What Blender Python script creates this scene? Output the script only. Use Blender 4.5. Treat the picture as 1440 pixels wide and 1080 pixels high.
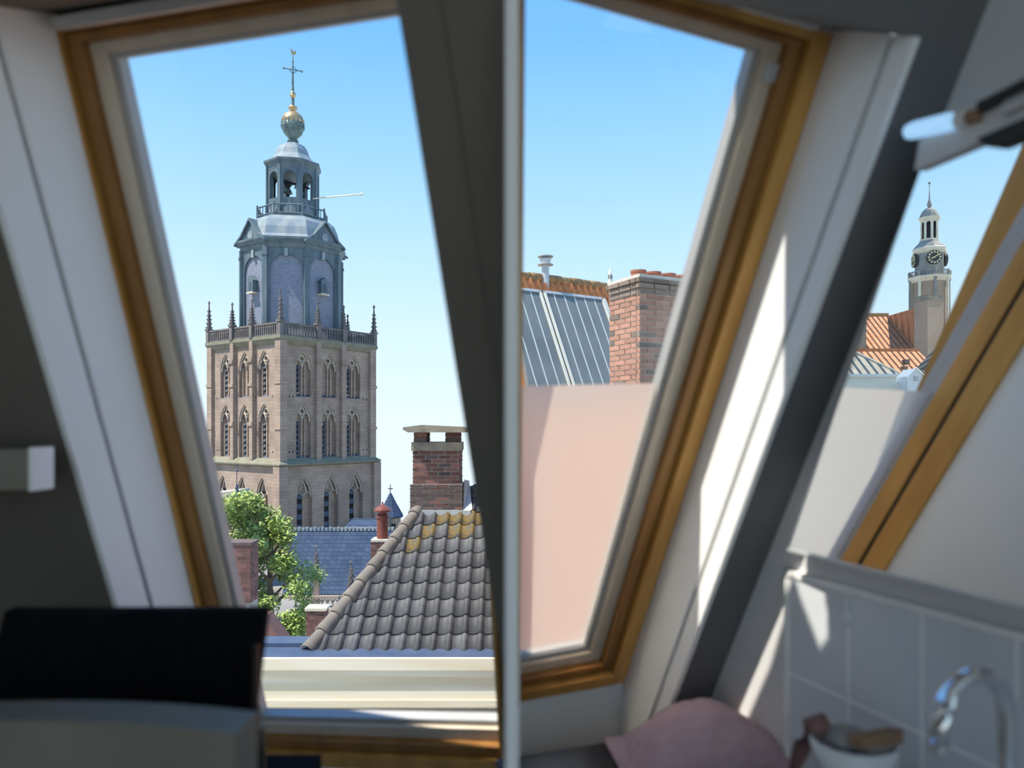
import bpy, bmesh, math, random
from mathutils import Matrix, Vector
random.seed(7)
for o in list(bpy.data.objects): bpy.data.objects.remove(o)
S = bpy.context.scene
COL = S.collection
R = math.radians
# ------------------------------------------------------------------ camera
F, CX, HY, EYE = 1050.0, 720.0, 600.0, 1.1       # focal length and horizon in pixels of a 1440x1080 frame
GROUND = -12.0
cam = bpy.data.cameras.new('camera'); camo = bpy.data.objects.new('camera', cam); COL.objects.link(camo)
camo.location = (0, 0, EYE); camo.rotation_euler = (R(90), 0, 0)
cam.sensor_width = 36; cam.lens = 36 * F / 1440; cam.shift_y = (HY - 540) / 1440
cam.clip_start = .02; cam.clip_end = 1500
cam.dof.use_dof = True; cam.dof.focus_distance = 45; cam.dof.aperture_fstop = 2.4
S.camera = camo
# ------------------------------------------------------------------ sky, sun, exposure
w = bpy.data.worlds.new('sky'); S.world = w; w.use_nodes = True
nt = w.node_tree; bg = nt.nodes['Background']
tc = nt.nodes.new('ShaderNodeTexCoord'); sx = nt.nodes.new('ShaderNodeSeparateXYZ'); rp = nt.nodes.new('ShaderNodeValToRGB')
nt.links.new(tc.outputs['Generated'], sx.inputs[0]); nt.links.new(sx.outputs['Z'], rp.inputs[0]); nt.links.new(rp.outputs[0], bg.inputs[0])
e = rp.color_ramp.elements
e[0].position = 0; e[0].color = (.80, .92, 1, 1); e[1].position = 1; e[1].color = (.07, .28, .85, 1)
for p, c in ((.13, (.66, .855, 1, 1)), (.28, (.43, .72, 1, 1)), (.46, (.20, .52, 1, 1))):
    k = e.new(p); k.color = c
bg.inputs[1].default_value = .76
sun = bpy.data.lights.new('sun', 'SUN'); sun.energy = 4.8; sun.angle = R(.6); sun.color = (1, .92, .8)
suno = bpy.data.objects.new('sun', sun); COL.objects.link(suno)
SUN_DIR = Vector((-.47, -.19, .862)).normalized()
suno.rotation_euler = SUN_DIR.to_track_quat('Z', 'Y').to_euler()
S.view_settings.view_transform = 'Standard'; S.view_settings.look = 'None'
S.view_settings.exposure = .68; S.view_settings.gamma = 1; S.view_settings.use_curve_mapping = False

# ------------------------------------------------------------------ materials
MATS = {}
def mat(name, col, col2=None, rough=.6, scale=8, metal=0, bump=0, bscale=None, stretch=None, rnd=0, spec=.4, detail=4):
    m = bpy.data.materials.new(name); m.use_nodes = True; MATS[name] = m
    n = m.node_tree; b = n.nodes['Principled BSDF']
    b.inputs['Roughness'].default_value = rough; b.inputs['Metallic'].default_value = metal
    b.inputs['Specular IOR Level'].default_value = spec
    t = n.nodes.new('ShaderNodeTexCoord'); src = t.outputs['Object']
    if stretch:
        mp = n.nodes.new('ShaderNodeMapping'); mp.inputs['Scale'].default_value = stretch
        n.links.new(src, mp.inputs[0]); src = mp.outputs[0]
    col2 = col2 or tuple(c * .8 for c in col)
    nz = n.nodes.new('ShaderNodeTexNoise'); nz.inputs['Scale'].default_value = scale; nz.inputs['Detail'].default_value = detail
    n.links.new(src, nz.inputs['Vector'])
    r = n.nodes.new('ShaderNodeValToRGB'); r.color_ramp.elements[0].position = .36; r.color_ramp.elements[1].position = .64
    r.color_ramp.elements[0].color = (*col, 1); r.color_ramp.elements[1].color = (*col2, 1)
    n.links.new(nz.outputs[0], r.inputs[0]); out = r.outputs[0]
    if rnd:
        oi = n.nodes.new('ShaderNodeObjectInfo'); mr = n.nodes.new('ShaderNodeMapRange')
        mr.inputs['To Min'].default_value = 1 - rnd; mr.inputs['To Max'].default_value = 1 + rnd
        hs = n.nodes.new('ShaderNodeHueSaturation')
        n.links.new(oi.outputs['Random'], mr.inputs[0]); n.links.new(mr.outputs[0], hs.inputs['Value']); n.links.new(out, hs.inputs['Color']); out = hs.outputs[0]
    n.links.new(out, b.inputs['Base Color'])
    if bump:
        bn = n.nodes.new('ShaderNodeBump'); bn.inputs['Strength'].default_value = bump; bn.inputs['Distance'].default_value = .02
        n2 = n.nodes.new('ShaderNodeTexNoise'); n2.inputs['Scale'].default_value = bscale or scale * 4
        n.links.new(src, n2.inputs['Vector']); n.links.new(n2.outputs[0], bn.inputs['Height']); n.links.new(bn.outputs[0], b.inputs['Normal'])
    return m
def masonry(name, c1, c2, mortar, bw, bh, rough=.85, ms=.02, vary=None):
    """coursed masonry too far away to pick the pieces apart; x/y and z of the object drive it"""
    m = mat(name, c1, c2, rough, 1.0)
    n = m.node_tree; b = n.nodes['Principled BSDF']
    t = n.nodes.new('ShaderNodeTexCoord'); s = n.nodes.new('ShaderNodeSeparateXYZ'); cb = n.nodes.new('ShaderNodeCombineXYZ'); ad = n.nodes.new('ShaderNodeMath')
    n.links.new(t.outputs['Object'], s.inputs[0]); n.links.new(s.outputs[0], ad.inputs[0]); n.links.new(s.outputs[1], ad.inputs[1])
    n.links.new(ad.outputs[0], cb.inputs[0]); n.links.new(s.outputs[2], cb.inputs[1])
    br = n.nodes.new('ShaderNodeTexBrick'); br.inputs['Scale'].default_value = 1
    br.inputs['Brick Width'].default_value = bw; br.inputs['Row Height'].default_value = bh; br.inputs['Mortar Size'].default_value = ms
    br.inputs['Color1'].default_value = (*c1, 1); br.inputs['Color2'].default_value = (*c2, 1); br.inputs['Mortar'].default_value = (*mortar, 1)
    n.links.new(cb.outputs[0], br.inputs['Vector'])
    if vary:
        nz = n.nodes.new('ShaderNodeTexNoise'); nz.inputs['Scale'].default_value = .35; nz.inputs['Detail'].default_value = 6
        n.links.new(t.outputs['Object'], nz.inputs['Vector'])
        rr = n.nodes.new('ShaderNodeValToRGB'); rr.color_ramp.elements[0].position = .38; rr.color_ramp.elements[1].position = .66
        rr.color_ramp.elements[0].color = (1, 1, 1, 1); rr.color_ramp.elements[1].color = (*vary, 1)
        mx = n.nodes.new('ShaderNodeMixRGB'); mx.blend_type = 'MULTIPLY'; mx.inputs[0].default_value = 1
        n.links.new(nz.outputs[0], rr.inputs[0]); n.links.new(br.outputs[0], mx.inputs[1]); n.links.new(rr.outputs[0], mx.inputs[2]); n.links.new(mx.outputs[0], b.inputs['Base Color'])
    else:
        n.links.new(br.outputs[0], b.inputs['Base Color'])
    return m
def ribbed(name, c1, c2, sx, sy, rough=.8):
    """far pantiles: rolls along x, courses along y of the object"""
    m = mat(name, c1, c2, rough, 3); n = m.node_tree; b = n.nodes['Principled BSDF']
    t = n.nodes.new('ShaderNodeTexCoord'); s = n.nodes.new('ShaderNodeSeparateXYZ'); n.links.new(t.outputs['Object'], s.inputs[0])
    def saw(k, sc, fn):
        a = n.nodes.new('ShaderNodeMath'); a.operation = 'MULTIPLY'; a.inputs[1].default_value = sc
        c = n.nodes.new('ShaderNodeMath'); c.operation = fn; n.links.new(s.outputs[k], a.inputs[0]); n.links.new(a.outputs[0], c.inputs[0]); return c
    a = saw(0, sx * 2 * math.pi, 'SINE'); d = saw(1, sy, 'FRACT')
    ad = n.nodes.new('ShaderNodeMath'); ad.operation = 'SUBTRACT'; n.links.new(a.outputs[0], ad.inputs[0]); n.links.new(d.outputs[0], ad.inputs[1])
    bn = n.nodes.new('ShaderNodeBump'); bn.inputs['Distance'].default_value = .07; bn.inputs['Strength'].default_value = 1
    n.links.new(ad.outputs[0], bn.inputs['Height']); n.links.new(bn.outputs[0], b.inputs['Normal'])
    return m
plaster = mat('plaster_taupe', (.17, .15, .125), (.155, .137, .115), .9, 2)
taupe = mat('taupe_leather', (.24, .21, .175), (.21, .185, .15), .5, 6)
plaster_w = mat('plaster_grey', (.70, .69, .69), (.66, .65, .66), .9, 2)
ceil_w = mat('ceiling_white', (.85, .85, .84), (.82, .82, .81), .9, 2)
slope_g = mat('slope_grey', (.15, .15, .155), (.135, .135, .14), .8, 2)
white = mat('white_paint', (.90, .90, .90), (.88, .88, .88), .45, 2)
groove_m = mat('shadow_gap_grey', (.16, .15, .14), (.14, .13, .12), .8, 4)
pine = mat('varnished_pine', (.64, .34, .09), (.50, .25, .06), .38, 2.2, stretch=(9, 1, 9), bump=.05)
pine_d = mat('shaded_pine', (.36, .17, .045), (.27, .12, .03), .4, 2.2, stretch=(9, 1, 9))  # darker copy of the pine, shade put into its colour
pine_p = mat('pale_pine', (.70, .60, .48), (.62, .53, .42), .5, 2.2, stretch=(9, 1, 9))
alu = mat('grey_aluminium', (.46, .45, .44), (.42, .41, .40), .5, 5, metal=.1)
bar_m = mat('vent_bar_grey', (.62, .61, .60), (.58, .57, .56), .5, 5)
rubber = mat('black_rubber', (.02, .02, .022), (.03, .03, .03), .6, 5)
chrome = mat('chrome', (.8, .81, .83), (.78, .79, .81), .08, 3, metal=1)
black = mat('black_fabric', (.005, .005, .007), (.008, .008, .010), .9, 60, bump=.1, spec=.08)
steel_b = mat('black_steel', (.02, .02, .02), (.03, .03, .03), .4, 5, metal=.5)
table_m = mat('table_oak', (.34, .28, .21), (.28, .23, .17), .35, 2, stretch=(2, 14, 14))
tile_w = mat('glazed_tile', (.66, .68, .72), (.62, .64, .68), .12, 2, rnd=.04, spec=.6)
grout = mat('grout', (.88, .87, .86), (.84, .83, .82), .9, 20)
floor_m = mat('floor_oak', (.62, .52, .40), (.54, .44, .33), .5, 2, stretch=(1, 10, 1))
counter_m = mat('dark_counter', (.03, .03, .035), (.045, .045, .05), .3, 30)
towel_m = mat('pink_towel', (.62, .44, .47), (.55, .38, .41), .95, 40, bump=.5, bscale=220)
ceramic = mat('white_ceramic', (.75, .75, .75), (.72, .72, .72), .15, 2)
wood_br = mat('brush_wood', (.33, .2, .11), (.25, .14, .08), .6, 6, stretch=(1, 6, 6))
cloth_r = mat('brown_cloth', (.25, .13, .12), (.19, .1, .1), .9, 30)
cloth_g = mat('grey_sponge', (.3, .28, .26), (.4, .37, .33), .95, 40, bump=.4)
mirror_m = mat('mirror_silver', (.9, .92, .92), (.9, .92, .92), .0, 1, metal=1)
stone = masonry('tower_stone', (.46, .345, .265), (.385, .285, .225), (.31, .235, .185), .9, .34, vary=(.72, .72, .74))
stone_l = mat('pale_tracery_stone', (.60, .52, .43), (.50, .43, .35), .9, 2)
stone_d = mat('weathered_stone', (.20, .175, .165), (.13, .12, .12), .9, 1.2)
moss = mat('mossy_stone', (.20, .20, .13), (.27, .24, .19), .95, 1.5)
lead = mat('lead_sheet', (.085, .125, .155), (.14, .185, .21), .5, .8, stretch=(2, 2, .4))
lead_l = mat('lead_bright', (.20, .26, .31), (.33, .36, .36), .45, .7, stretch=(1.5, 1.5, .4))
slate = masonry('slate_lilac', (.27, .29, .36), (.21, .23, .30), (.13, .14, .19), .34, .22, rough=.55, ms=.015)
slate_b = masonry('slate_blue', (.075, .105, .17), (.05, .075, .13), (.03, .045, .075), .5, .3, rough=.85, ms=.02, vary=(.75, .8, .85)); slate_b.node_tree.nodes['Principled BSDF'].inputs['Specular IOR Level'].default_value = .15
gold = mat('gilding', (.62, .42, .2), (.5, .33, .17), .35, 2, metal=.6)
patina = mat('patina_bronze', (.16, .22, .21), (.08, .12, .12), .5, 2)
dark = mat('dark_void', (.015, .016, .02), (.02, .02, .025), .9, 2)
louvre_m = mat('louvre_slate', (.09, .11, .15), (.07, .085, .12), .7, 2)
mortar = mat('mortar', (.50, .45, .39), (.42, .38, .33), .95, 20)
mortar_l = mat('pale_mortar', (.66, .60, .52), (.56, .5, .43), .95, 20)
brick_r = mat('red_brick', (.24, .105, .08), (.17, .08, .07), .9, 14, rnd=.4)
brick_p = mat('purple_brick', (.15, .10, .09), (.10, .07, .068), .9, 14, rnd=.3)
brick_s = mat('salmon_brick', (.47, .25, .175), (.38, .195, .14), .9, 14, rnd=.16)
brick_g = mat('brown_grey_brick', (.27, .20, .155), (.2, .15, .12), .9, 14, rnd=.25)
brick_far = masonry('far_brick', (.30, .15, .11), (.22, .11, .085), (.33, .28, .24), .24, .08, vary=(.8, .75, .75))
brick_far2 = masonry('far_brick_brown', (.50, .31, .20), (.40, .24, .155), (.46, .36, .27), .24, .08, vary=(.8, .8, .8))
concrete = mat('old_concrete', (.33, .28, .21), (.22, .185, .145), .95, 5, bump=.3)
tile_g = mat('grey_pantile', (.105, .102, .105), (.066, .066, .072), .6, 5, rnd=.3, spec=.35)
hip_m = mat('hip_tile', (.26, .22, .185), (.18, .155, .135), .8, 6, rnd=.15)
lich = mat('lichen_pantile', (.25, .16, .03), (.10, .098, .095), .85, 13, detail=8)
terra = mat('terracotta', (.36, .13, .075), (.29, .10, .06), .7, 5)
terra_red = mat('red_glazed_flue', (.24, .07, .05), (.19, .055, .04), .35, 5)
or_tile = mat('orange_pantile', (.66, .27, .11), (.55, .20, .075), .8, 5, rnd=.12)
moss_tile = mat('mossy_ridge_tile', (.55, .27, .11), (.30, .20, .09), .95, 14, rnd=.2)
solar = mat('solar_glass', (.15, .165, .17), (.19, .205, .205), .35, 2, spec=.3)
solar_l = mat('solar_line', (.55, .6, .58), (.5, .55, .53), .5, 2)
frame_l = mat('cream_frame', (.68, .66, .58), (.62, .6, .52), .5, 2)
zinc = mat('zinc', (.58, .59, .6), (.48, .49, .5), .45, 5, metal=.35)
cream = mat('cream_paintwork', (.88, .77, .60), (.76, .62, .42), .6, 1.2, stretch=(.4, 6, 6))
lead_flat = mat('lead_gutter', (.06, .09, .16), (.09, .12, .19), .5, 3)
wallpale = mat('pale_render', (.70, .66, .56), (.64, .6, .5), .9, 1)
white_far = mat('far_white_render', (.72, .71, .68), (.66, .65, .62), .9, 1)
leaf_a = mat('leaf_light', (.46, .52, .14), (.35, .44, .11), .7, 1.2)
leaf_b = mat('leaf_dark', (.20, .30, .08), (.26, .36, .10), .7, 1.2)
bark = mat('bark', (.16, .12, .08), (.1, .08, .06), .95, 6)
redroof = mat('dull_red_roof', (.27, .14, .115), (.21, .11, .095), .9, 5)
street = mat('street', (.30, .28, .26), (.25, .23, .22), .95, .3)
orange_far = ribbed('far_orange_pantiles', (.66, .30, .15), (.52, .22, .10), 3.2, 2.6)
grey_far = ribbed('far_grey_pantiles', (.36, .34, .28), (.27, .25, .2), 3.2, 2.6)
dark_far = ribbed('far_dark_pantiles', (.12, .12, .11), (.16, .15, .13), 3.2, 2.6)
pale_clock = mat('clock_gold', (.75, .62, .36), (.7, .58, .33), .5, 2)
clock_d = mat('clock_black', (.035, .035, .035), (.05, .05, .05), .6, 2)
cream_st = mat('cream_stone', (.80, .70, .54), (.68, .59, .45), .85, 1)
grey_st = mat('grey_lantern', (.36, .34, .30), (.26, .245, .22), .8, 1)
# clear glazing: see-through sheet with a faint reflection; frosted film: rough glass over a scattering layer
def glass_mat():
    m = bpy.data.materials.new('clear_glass'); m.use_nodes = True; n = m.node_tree; n.nodes.clear()
    o = n.nodes.new('ShaderNodeOutputMaterial'); t = n.nodes.new('ShaderNodeBsdfTransparent'); g = n.nodes.new('ShaderNodeBsdfGlossy'); x = n.nodes.new('ShaderNodeMixShader')
    t.inputs[0].default_value = (.97, .985, .98, 1); g.inputs['Roughness'].default_value = .0; x.inputs[0].default_value = .025
    n.links.new(t.outputs[0], x.inputs[1]); n.links.new(g.outputs[0], x.inputs[2]); n.links.new(x.outputs[0], o.inputs[0]); return m
def film_mat():
    m = bpy.data.materials.new('frosted_film'); m.use_nodes = True; n = m.node_tree; n.nodes.clear()
    o = n.nodes.new('ShaderNodeOutputMaterial'); t = n.nodes.new('ShaderNodeBsdfTranslucent'); g = n.nodes.new('ShaderNodeBsdfRefraction'); x = n.nodes.new('ShaderNodeMixShader')
    d = n.nodes.new('ShaderNodeBsdfDiffuse'); x2 = n.nodes.new('ShaderNodeMixShader')
    t.inputs[0].default_value = (.97, .87, .78, 1); g.inputs['Roughness'].default_value = .42; g.inputs['IOR'].default_value = 1.2; g.inputs[0].default_value = (.98, .93, .87, 1)  # warm tint stands in for salmon light coming from outside
    d.inputs[0].default_value = (.8, .8, .8, 1)
    x.inputs[0].default_value = .7; x2.inputs[0].default_value = .04
    n.links.new(t.outputs[0], x.inputs[1]); n.links.new(g.outputs[0], x.inputs[2]); n.links.new(x.outputs[0], x2.inputs[1]); n.links.new(d.outputs[0], x2.inputs[2]); n.links.new(x2.outputs[0], o.inputs[0]); return m
glass = glass_mat(); film = film_mat()
sky_glow_m = mat('sky_glow_tube', (.6, .8, 1), (.6, .8, 1), .3, 1)
sky_glow_m.node_tree.nodes['Principled BSDF'].inputs['Emission Color'].default_value = (.36, .66, 1, 1)
sky_glow_m.node_tree.nodes['Principled BSDF'].inputs['Emission Strength'].default_value = .45  # glow stands in for the sky reflected in the tube

# ------------------------------------------------------------------ mesh helpers
class MB:
    def __init__(s): s.v = []; s.f = []
    def add(s, vs, fs):
        k = len(s.v); s.v += [Vector(p) for p in vs]; s.f += [tuple(i + k for i in q) for q in fs]; return s
    def box(s, x0, x1, y0, y1, z0, z1):
        return s.add([(x, y, z) for z in (z0, z1) for y in (y0, y1) for x in (x0, x1)],
                     [(0, 2, 3, 1), (4, 5, 7, 6), (0, 1, 5, 4), (2, 6, 7, 3), (0, 4, 6, 2), (1, 3, 7, 5)])
    def cbox(s, c, sz): return s.box(c[0]-sz[0]/2, c[0]+sz[0]/2, c[1]-sz[1]/2, c[1]+sz[1]/2, c[2]-sz[2]/2, c[2]+sz[2]/2)
    def slab(s, poly, n0, n1):
        """polygon in (u,v) pushed from n0 to n1 along the third axis"""
        k = len(poly)
        return s.add([(p[0], p[1], n0) for p in poly] + [(p[0], p[1], n1) for p in poly],
                     [tuple(range(k))[::-1], tuple(range(k, 2 * k))] + [(i, (i + 1) % k, k + (i + 1) % k, k + i) for i in range(k)])
    def slab_xz(s, poly, y0, y1):
        a = MB().slab(poly, y0, y1); return s.add([(p.x, p.z, p.y) for p in a.v], [q[::-1] for q in a.f])
    def lathe(s, prof, n=16, rot=0, c=(0, 0, 0), cap=True):
        vs = []; fs = []
        for r, z in prof:
            for i in range(n):
                a = rot + 2 * math.pi * i / n; vs.append((c[0] + r * math.cos(a), c[1] + r * math.sin(a), c[2] + z))
        for j in range(len(prof) - 1):
            for i in range(n): fs.append((j*n+i, j*n+(i+1) % n, (j+1)*n+(i+1) % n, (j+1)*n+i))
        if cap: fs.append(tuple(range(n))[::-1]); fs.append(tuple(range((len(prof)-1)*n, len(prof)*n)))
        return s.add(vs, fs)
    def tube(s, path, r, n=6, closed=False):
        P = [Vector(p) for p in path]; vs = []; fs = []; m = len(P)
        for i, p in enumerate(P):
            t = (P[min(i+1, m-1)] - P[max(i-1, 0)]) if not closed else (P[(i+1) % m] - P[i-1])
            t.normalize(); up = Vector((0, 0, 1)) if abs(t.z) < .9 else Vector((1, 0, 0))
            a = t.cross(up).normalized(); b = a.cross(t)
            rr = r[i] if isinstance(r, (list, tuple)) else r
            for k in range(n):
                g = 2 * math.pi * k / n; vs.append(p + a * math.cos(g) * rr + b * math.sin(g) * rr)
        for i in range(m if closed else m - 1):
            j = (i + 1) % m
            for k in range(n): fs.append((i*n+k, i*n+(k+1) % n, j*n+(k+1) % n, j*n+k))
        if not closed: fs.append(tuple(range(n))[::-1]); fs.append(tuple(range((m-1)*n, m*n)))
        return s.add(vs, fs)
    def merge(s, o, M=None):
        return s.add([(M @ p) if M else p for p in o.v], o.f)
    def mesh(s, name, m, smooth=False, fn=None):
        me = bpy.data.meshes.new(name)
        me.from_pydata([tuple(fn(p) if fn else p) for p in s.v], [], s.f)
        b = bmesh.new(); b.from_mesh(me); bmesh.ops.recalc_face_normals(b, faces=b.faces); b.to_mesh(me); b.free()
        if smooth:
            for p in me.polygons: p.use_smooth = True
        me.materials.append(m); return me
    def build(s, name, m, parent=None, M=None, smooth=False, fn=None):
        return put(name, s.mesh(name, m, smooth, fn), parent, M)
def put(name, me, parent=None, M=None):
    o = bpy.data.objects.new(name, me); COL.objects.link(o)
    if parent: o.parent = parent
    if M is not None: o.matrix_basis = M
    return o
def tag(o, label=None, cat=None, group=None, kind=None):
    if label: o['label'] = label
    if cat: o['category'] = cat
    if group: o['group'] = group
    if kind: o['kind'] = kind
    return o
def thing(name, label, cat, loc=(0, 0, 0), rz=0, group=None):
    o = bpy.data.objects.new(name, None); COL.objects.link(o); o.empty_display_size = .1
    o.location = loc; o.rotation_euler = (0, 0, rz); return tag(o, label, cat, group)
def T(x, y, z, rz=0): return Matrix.Translation((x, y, z)) @ Matrix.Rotation(rz, 4, 'Z')
def at(px, py, d): return Vector(((px - CX) / F * d, d, EYE + (HY - py) / F * d))
def lerp(a, b, t): return a + (b - a) * t

# ------------------------------------------------------------------ the two attic rooms
def slope_frame(psi, b0, phi):
    p, h = R(psi), R(phi)
    D = Vector((math.sin(p), math.cos(p), 0)); H = Vector((math.cos(p), -math.sin(p), 0)); Z = Vector((0, 0, 1))
    U = -math.cos(h) * D + math.sin(h) * Z; N = -(math.sin(h) * D + math.cos(h) * Z)
    O = D * b0 + Vector((0, 0, EYE))
    return Matrix(((H.x, U.x, N.x, O.x), (H.y, U.y, N.y, O.y), (H.z, U.z, N.z, O.z), (0, 0, 0, 1))), D, H
PSI_R, PSI_L = -19.4, 12.5
MR, DR, HR = slope_frame(PSI_R, 1.45, 61)
ML, DL, HL = slope_frame(PSI_L, 1.50, 67)
WALL = 1.052                                     # mirror wall: distance from the eye measured along HR
WR = Matrix(((HR.x, DR.x, 0, 0), (HR.y, DR.y, 0, 0), (0, 0, 1, 0), (0, 0, 0, 1)))   # right-hand room axes: a, b, z
PEND = .93
P_R = .0090 * PEND                                # half thickness of the partition
struct = lambda o, lab=None: tag(o, lab, kind='structure')
struct(MB().box(-4.2, 3.6, -2.6, 2.25, -.1, 0).build('floor', floor_m))
struct(MB().slab([(-4.2, -2.6), (3.6, -2.6), (3.6, 1.0), (.98, .92), (0, .58), (0, .74), (-2.5, 1.30), (-4.2, 1.66)], 2.38, 2.46).build('ceiling', ceil_w))
# partition between the rooms, its narrow white end towards the viewer
def upr(v, n): return .3522 * (1.45 - .4848 * v - .8746 * n) + P_R * 1.06     # right-slope u of the partition's right face
bz = lambda z, b0, phi, n: b0 - n / math.sin(R(phi)) - (z - EYE) / math.tan(R(phi))   # depth of a slope at height z
yfar = lambda z: bz(z, 1.45, 61, -.02) / math.cos(R(PSI_R))
yz_t = 1.95
yz_ = [(PEND, 0), (yfar(0), 0), (yfar(yz_t), yz_t), (PEND, yz_t)]
struct(MB().add([(x, y, z) for x in (-P_R, P_R) for y, z in yz_], [(0, 1, 2, 3), (7, 6, 5, 4), (0, 4, 5, 1), (1, 5, 6, 2), (2, 6, 7, 3), (3, 7, 4, 0)]).build('wall_partition', white), 'thin white partition end between the two attic rooms')
# right slope: plaster pieces around the opening
NR, NL = .208, .25
oR = .938; vT = .80
Bv = -1.45
def inter_left(v, n):                             # where the left slope meets the partition's left face
    O = ML @ Vector((0, v, n)); return (-P_R - O.x) / HL.x
r = MB()
r.slab([(upr(vT, NR), vT), (WALL, vT), (WALL, 1.6), (upr(1.6, NR), 1.6)], NR, NR + .03)
r.slab([(oR + .012, Bv), (WALL, Bv), (WALL, vT), (oR + .012, vT)], NR, NR + .03)
struct(r.build('ceiling_right', slope_g, M=MR))
lT = .826
l = MB(); LW = -2.6
lu = lambda v: -1.135 + .052 * v                  # left edge of the opening
ru = lambda v: -.334 - .048 * v
RB = -.38                                         # below this the opening runs up to the partition
l.slab([(LW, lT), (inter_left(lT, NL), lT), (inter_left(1.5, NL), 1.5), (LW, 1.5)], NL, NL + .03)
l.slab([(LW, Bv), (lu(Bv) - .012, Bv), (lu(lT) - .012, lT), (LW, lT)], NL, NL + .03)
l.slab([(min(ru(RB), inter_left(RB, NL) - .002), RB), (inter_left(RB, NL), RB), (inter_left(lT, NL), lT), (ru(lT), lT)], NL, NL + .03)
struct(l.build('ceiling_left', plaster, M=ML))
# reveal linings: inner board, shadow gap, outer board
def lining(k, M, uf, side, v0, v1, n0, n1, gap, th=.012):
    for nm, a, b, m, rec in ((f'trim_{k}', n0, gap, white, 0), (f'trim_{k+1}', gap, gap + .014, groove_m, .012), (f'trim_{k+2}', gap + .014, n1, white, 0)):
        d0 = rec * side; d1 = (rec + th) * side
        s = MB().slab([(uf(v0) + d0, v0), (uf(v0) + d1, v0), (uf(v1) + d1, v1), (uf(v1) + d0, v1)], a, b)
        struct(s.build(nm, m, M=M))
lining(1, MR, lambda v: oR, 1, Bv, vT, .045, NR + .032, .185)
lining(4, ML, lu, -1, Bv, lT, .045, NL + .032, .185)
struct(MB().slab([(ru(.05) - .001, .05), (ru(.05) + .010, .05), (ru(lT) + .010, lT), (ru(lT) - .001, lT)], .12, NL + .031).build('trim_7', plaster, M=ML))
struct(MB().slab([(upr(vT, 0), vT), (oR, vT), (oR, vT + .05), (upr(vT, 0), vT + .05)], -.06, NR).build('trim_8', slope_g, M=MR))
struct(MB().slab([(lu(lT) - .05, lT), (ru(lT) + .05, lT), (ru(lT) + .05, lT + .05), (lu(lT) - .05, lT + .05)], -.06, NL).build('trim_9', plaster, M=ML))
# raised strip added to draw a slight shade edge beside the left opening
bt = lambda v: -.300 + (.66 - v) * .052
struct(MB().slab([(bt(.1), .1), (inter_left(.1, NL + .036), .1), (inter_left(lT, NL + .036), lT), (bt(lT), lT)], NL + .03, NL + .038).build('trim_10', plaster, M=ML))
# upright panels below the windows
def below(nm, M, u0, u1, v, n, m):
    a = M @ Vector((u0, v, n)); b = M @ Vector((u1, v - 0, n))
    h = (b - a); t = Vector((-h.y, h.x, 0)).normalized() * .02
    s = MB(); s.add([a, b, b + t, a + t, (a.x, a.y, 0), (b.x, b.y, 0), (b.x + t.x, b.y + t.y, 0), (a.x + t.x, a.y + t.y, 0)],
                    [(0, 1, 2, 3), (4, 7, 6, 5), (0, 4, 5, 1), (1, 5, 6, 2), (2, 6, 7, 3), (3, 7, 4, 0)])
    struct(s.build(nm, m))
below('wall_below_right', MR, upr(-.74, .03), oR, -.74, .03, white)
below('wall_below_left', ML, lu(-1), inter_left(-.95, .05), -.955, .05, white)
# side walls, back wall with an unseen window added as fill from behind
def gable_wall(nm, a0, a1, b0, zl, n, phi, b_at, m, M):
    P = [(b0, 0), (bz(0, b_at, phi, n), 0), (bz(zl, b_at, phi, n), zl), (b0, zl)]
    struct(MB().add([(a, y, z) for a in (a0, a1) for y, z in P], [(0, 1, 2, 3), (7, 6, 5, 4), (0, 4, 5, 1), (1, 5, 6, 2), (2, 6, 7, 3), (3, 7, 4, 0)]).build(nm, m, M=M))
gable_wall('wall_right', WALL, WALL + .08, -3.2, 2.45, .02, 61, 1.45, plaster_w, WR)
gable_wall('wall_left', LW - .08, LW, -4.4, 2.45, .02, 67, 1.5, plaster, Matrix(((HL.x, DL.x, 0, 0), (HL.y, DL.y, 0, 0), (0, 0, 1, 0), (0, 0, 0, 1))))
b = MB(); b.box(-4.2, -2.5, -2.7, -2.6, 0, 2.46); b.box(2.3, 3.6, -2.7, -2.6, 0, 2.46); b.box(-2.5, 2.3, -2.7, -2.6, 0, .12); b.box(-2.5, 2.3, -2.7, -2.6, 2.34, 2.46)
struct(b.build('wall_back', ceil_w))
wb = struct(thing('fill_window', None, None, (-.1, -2.65, .12)))
for x in (-2.4, -1.21, -.025, 1.16, 2.35): MB().box(x, x + .05, -.03, .03, 0, 2.22).build('mullion', white, wb)
for z in (0, 2.17): MB().box(-2.4, 2.4, -.03, .03, z, z + .05).build('rail', white, wb)
for k in range(4): MB().box(-2.35 + k * 1.1875, -1.2 + k * 1.1875, -.004, .004, .05, 2.17).build('pane', glass, wb)

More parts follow.
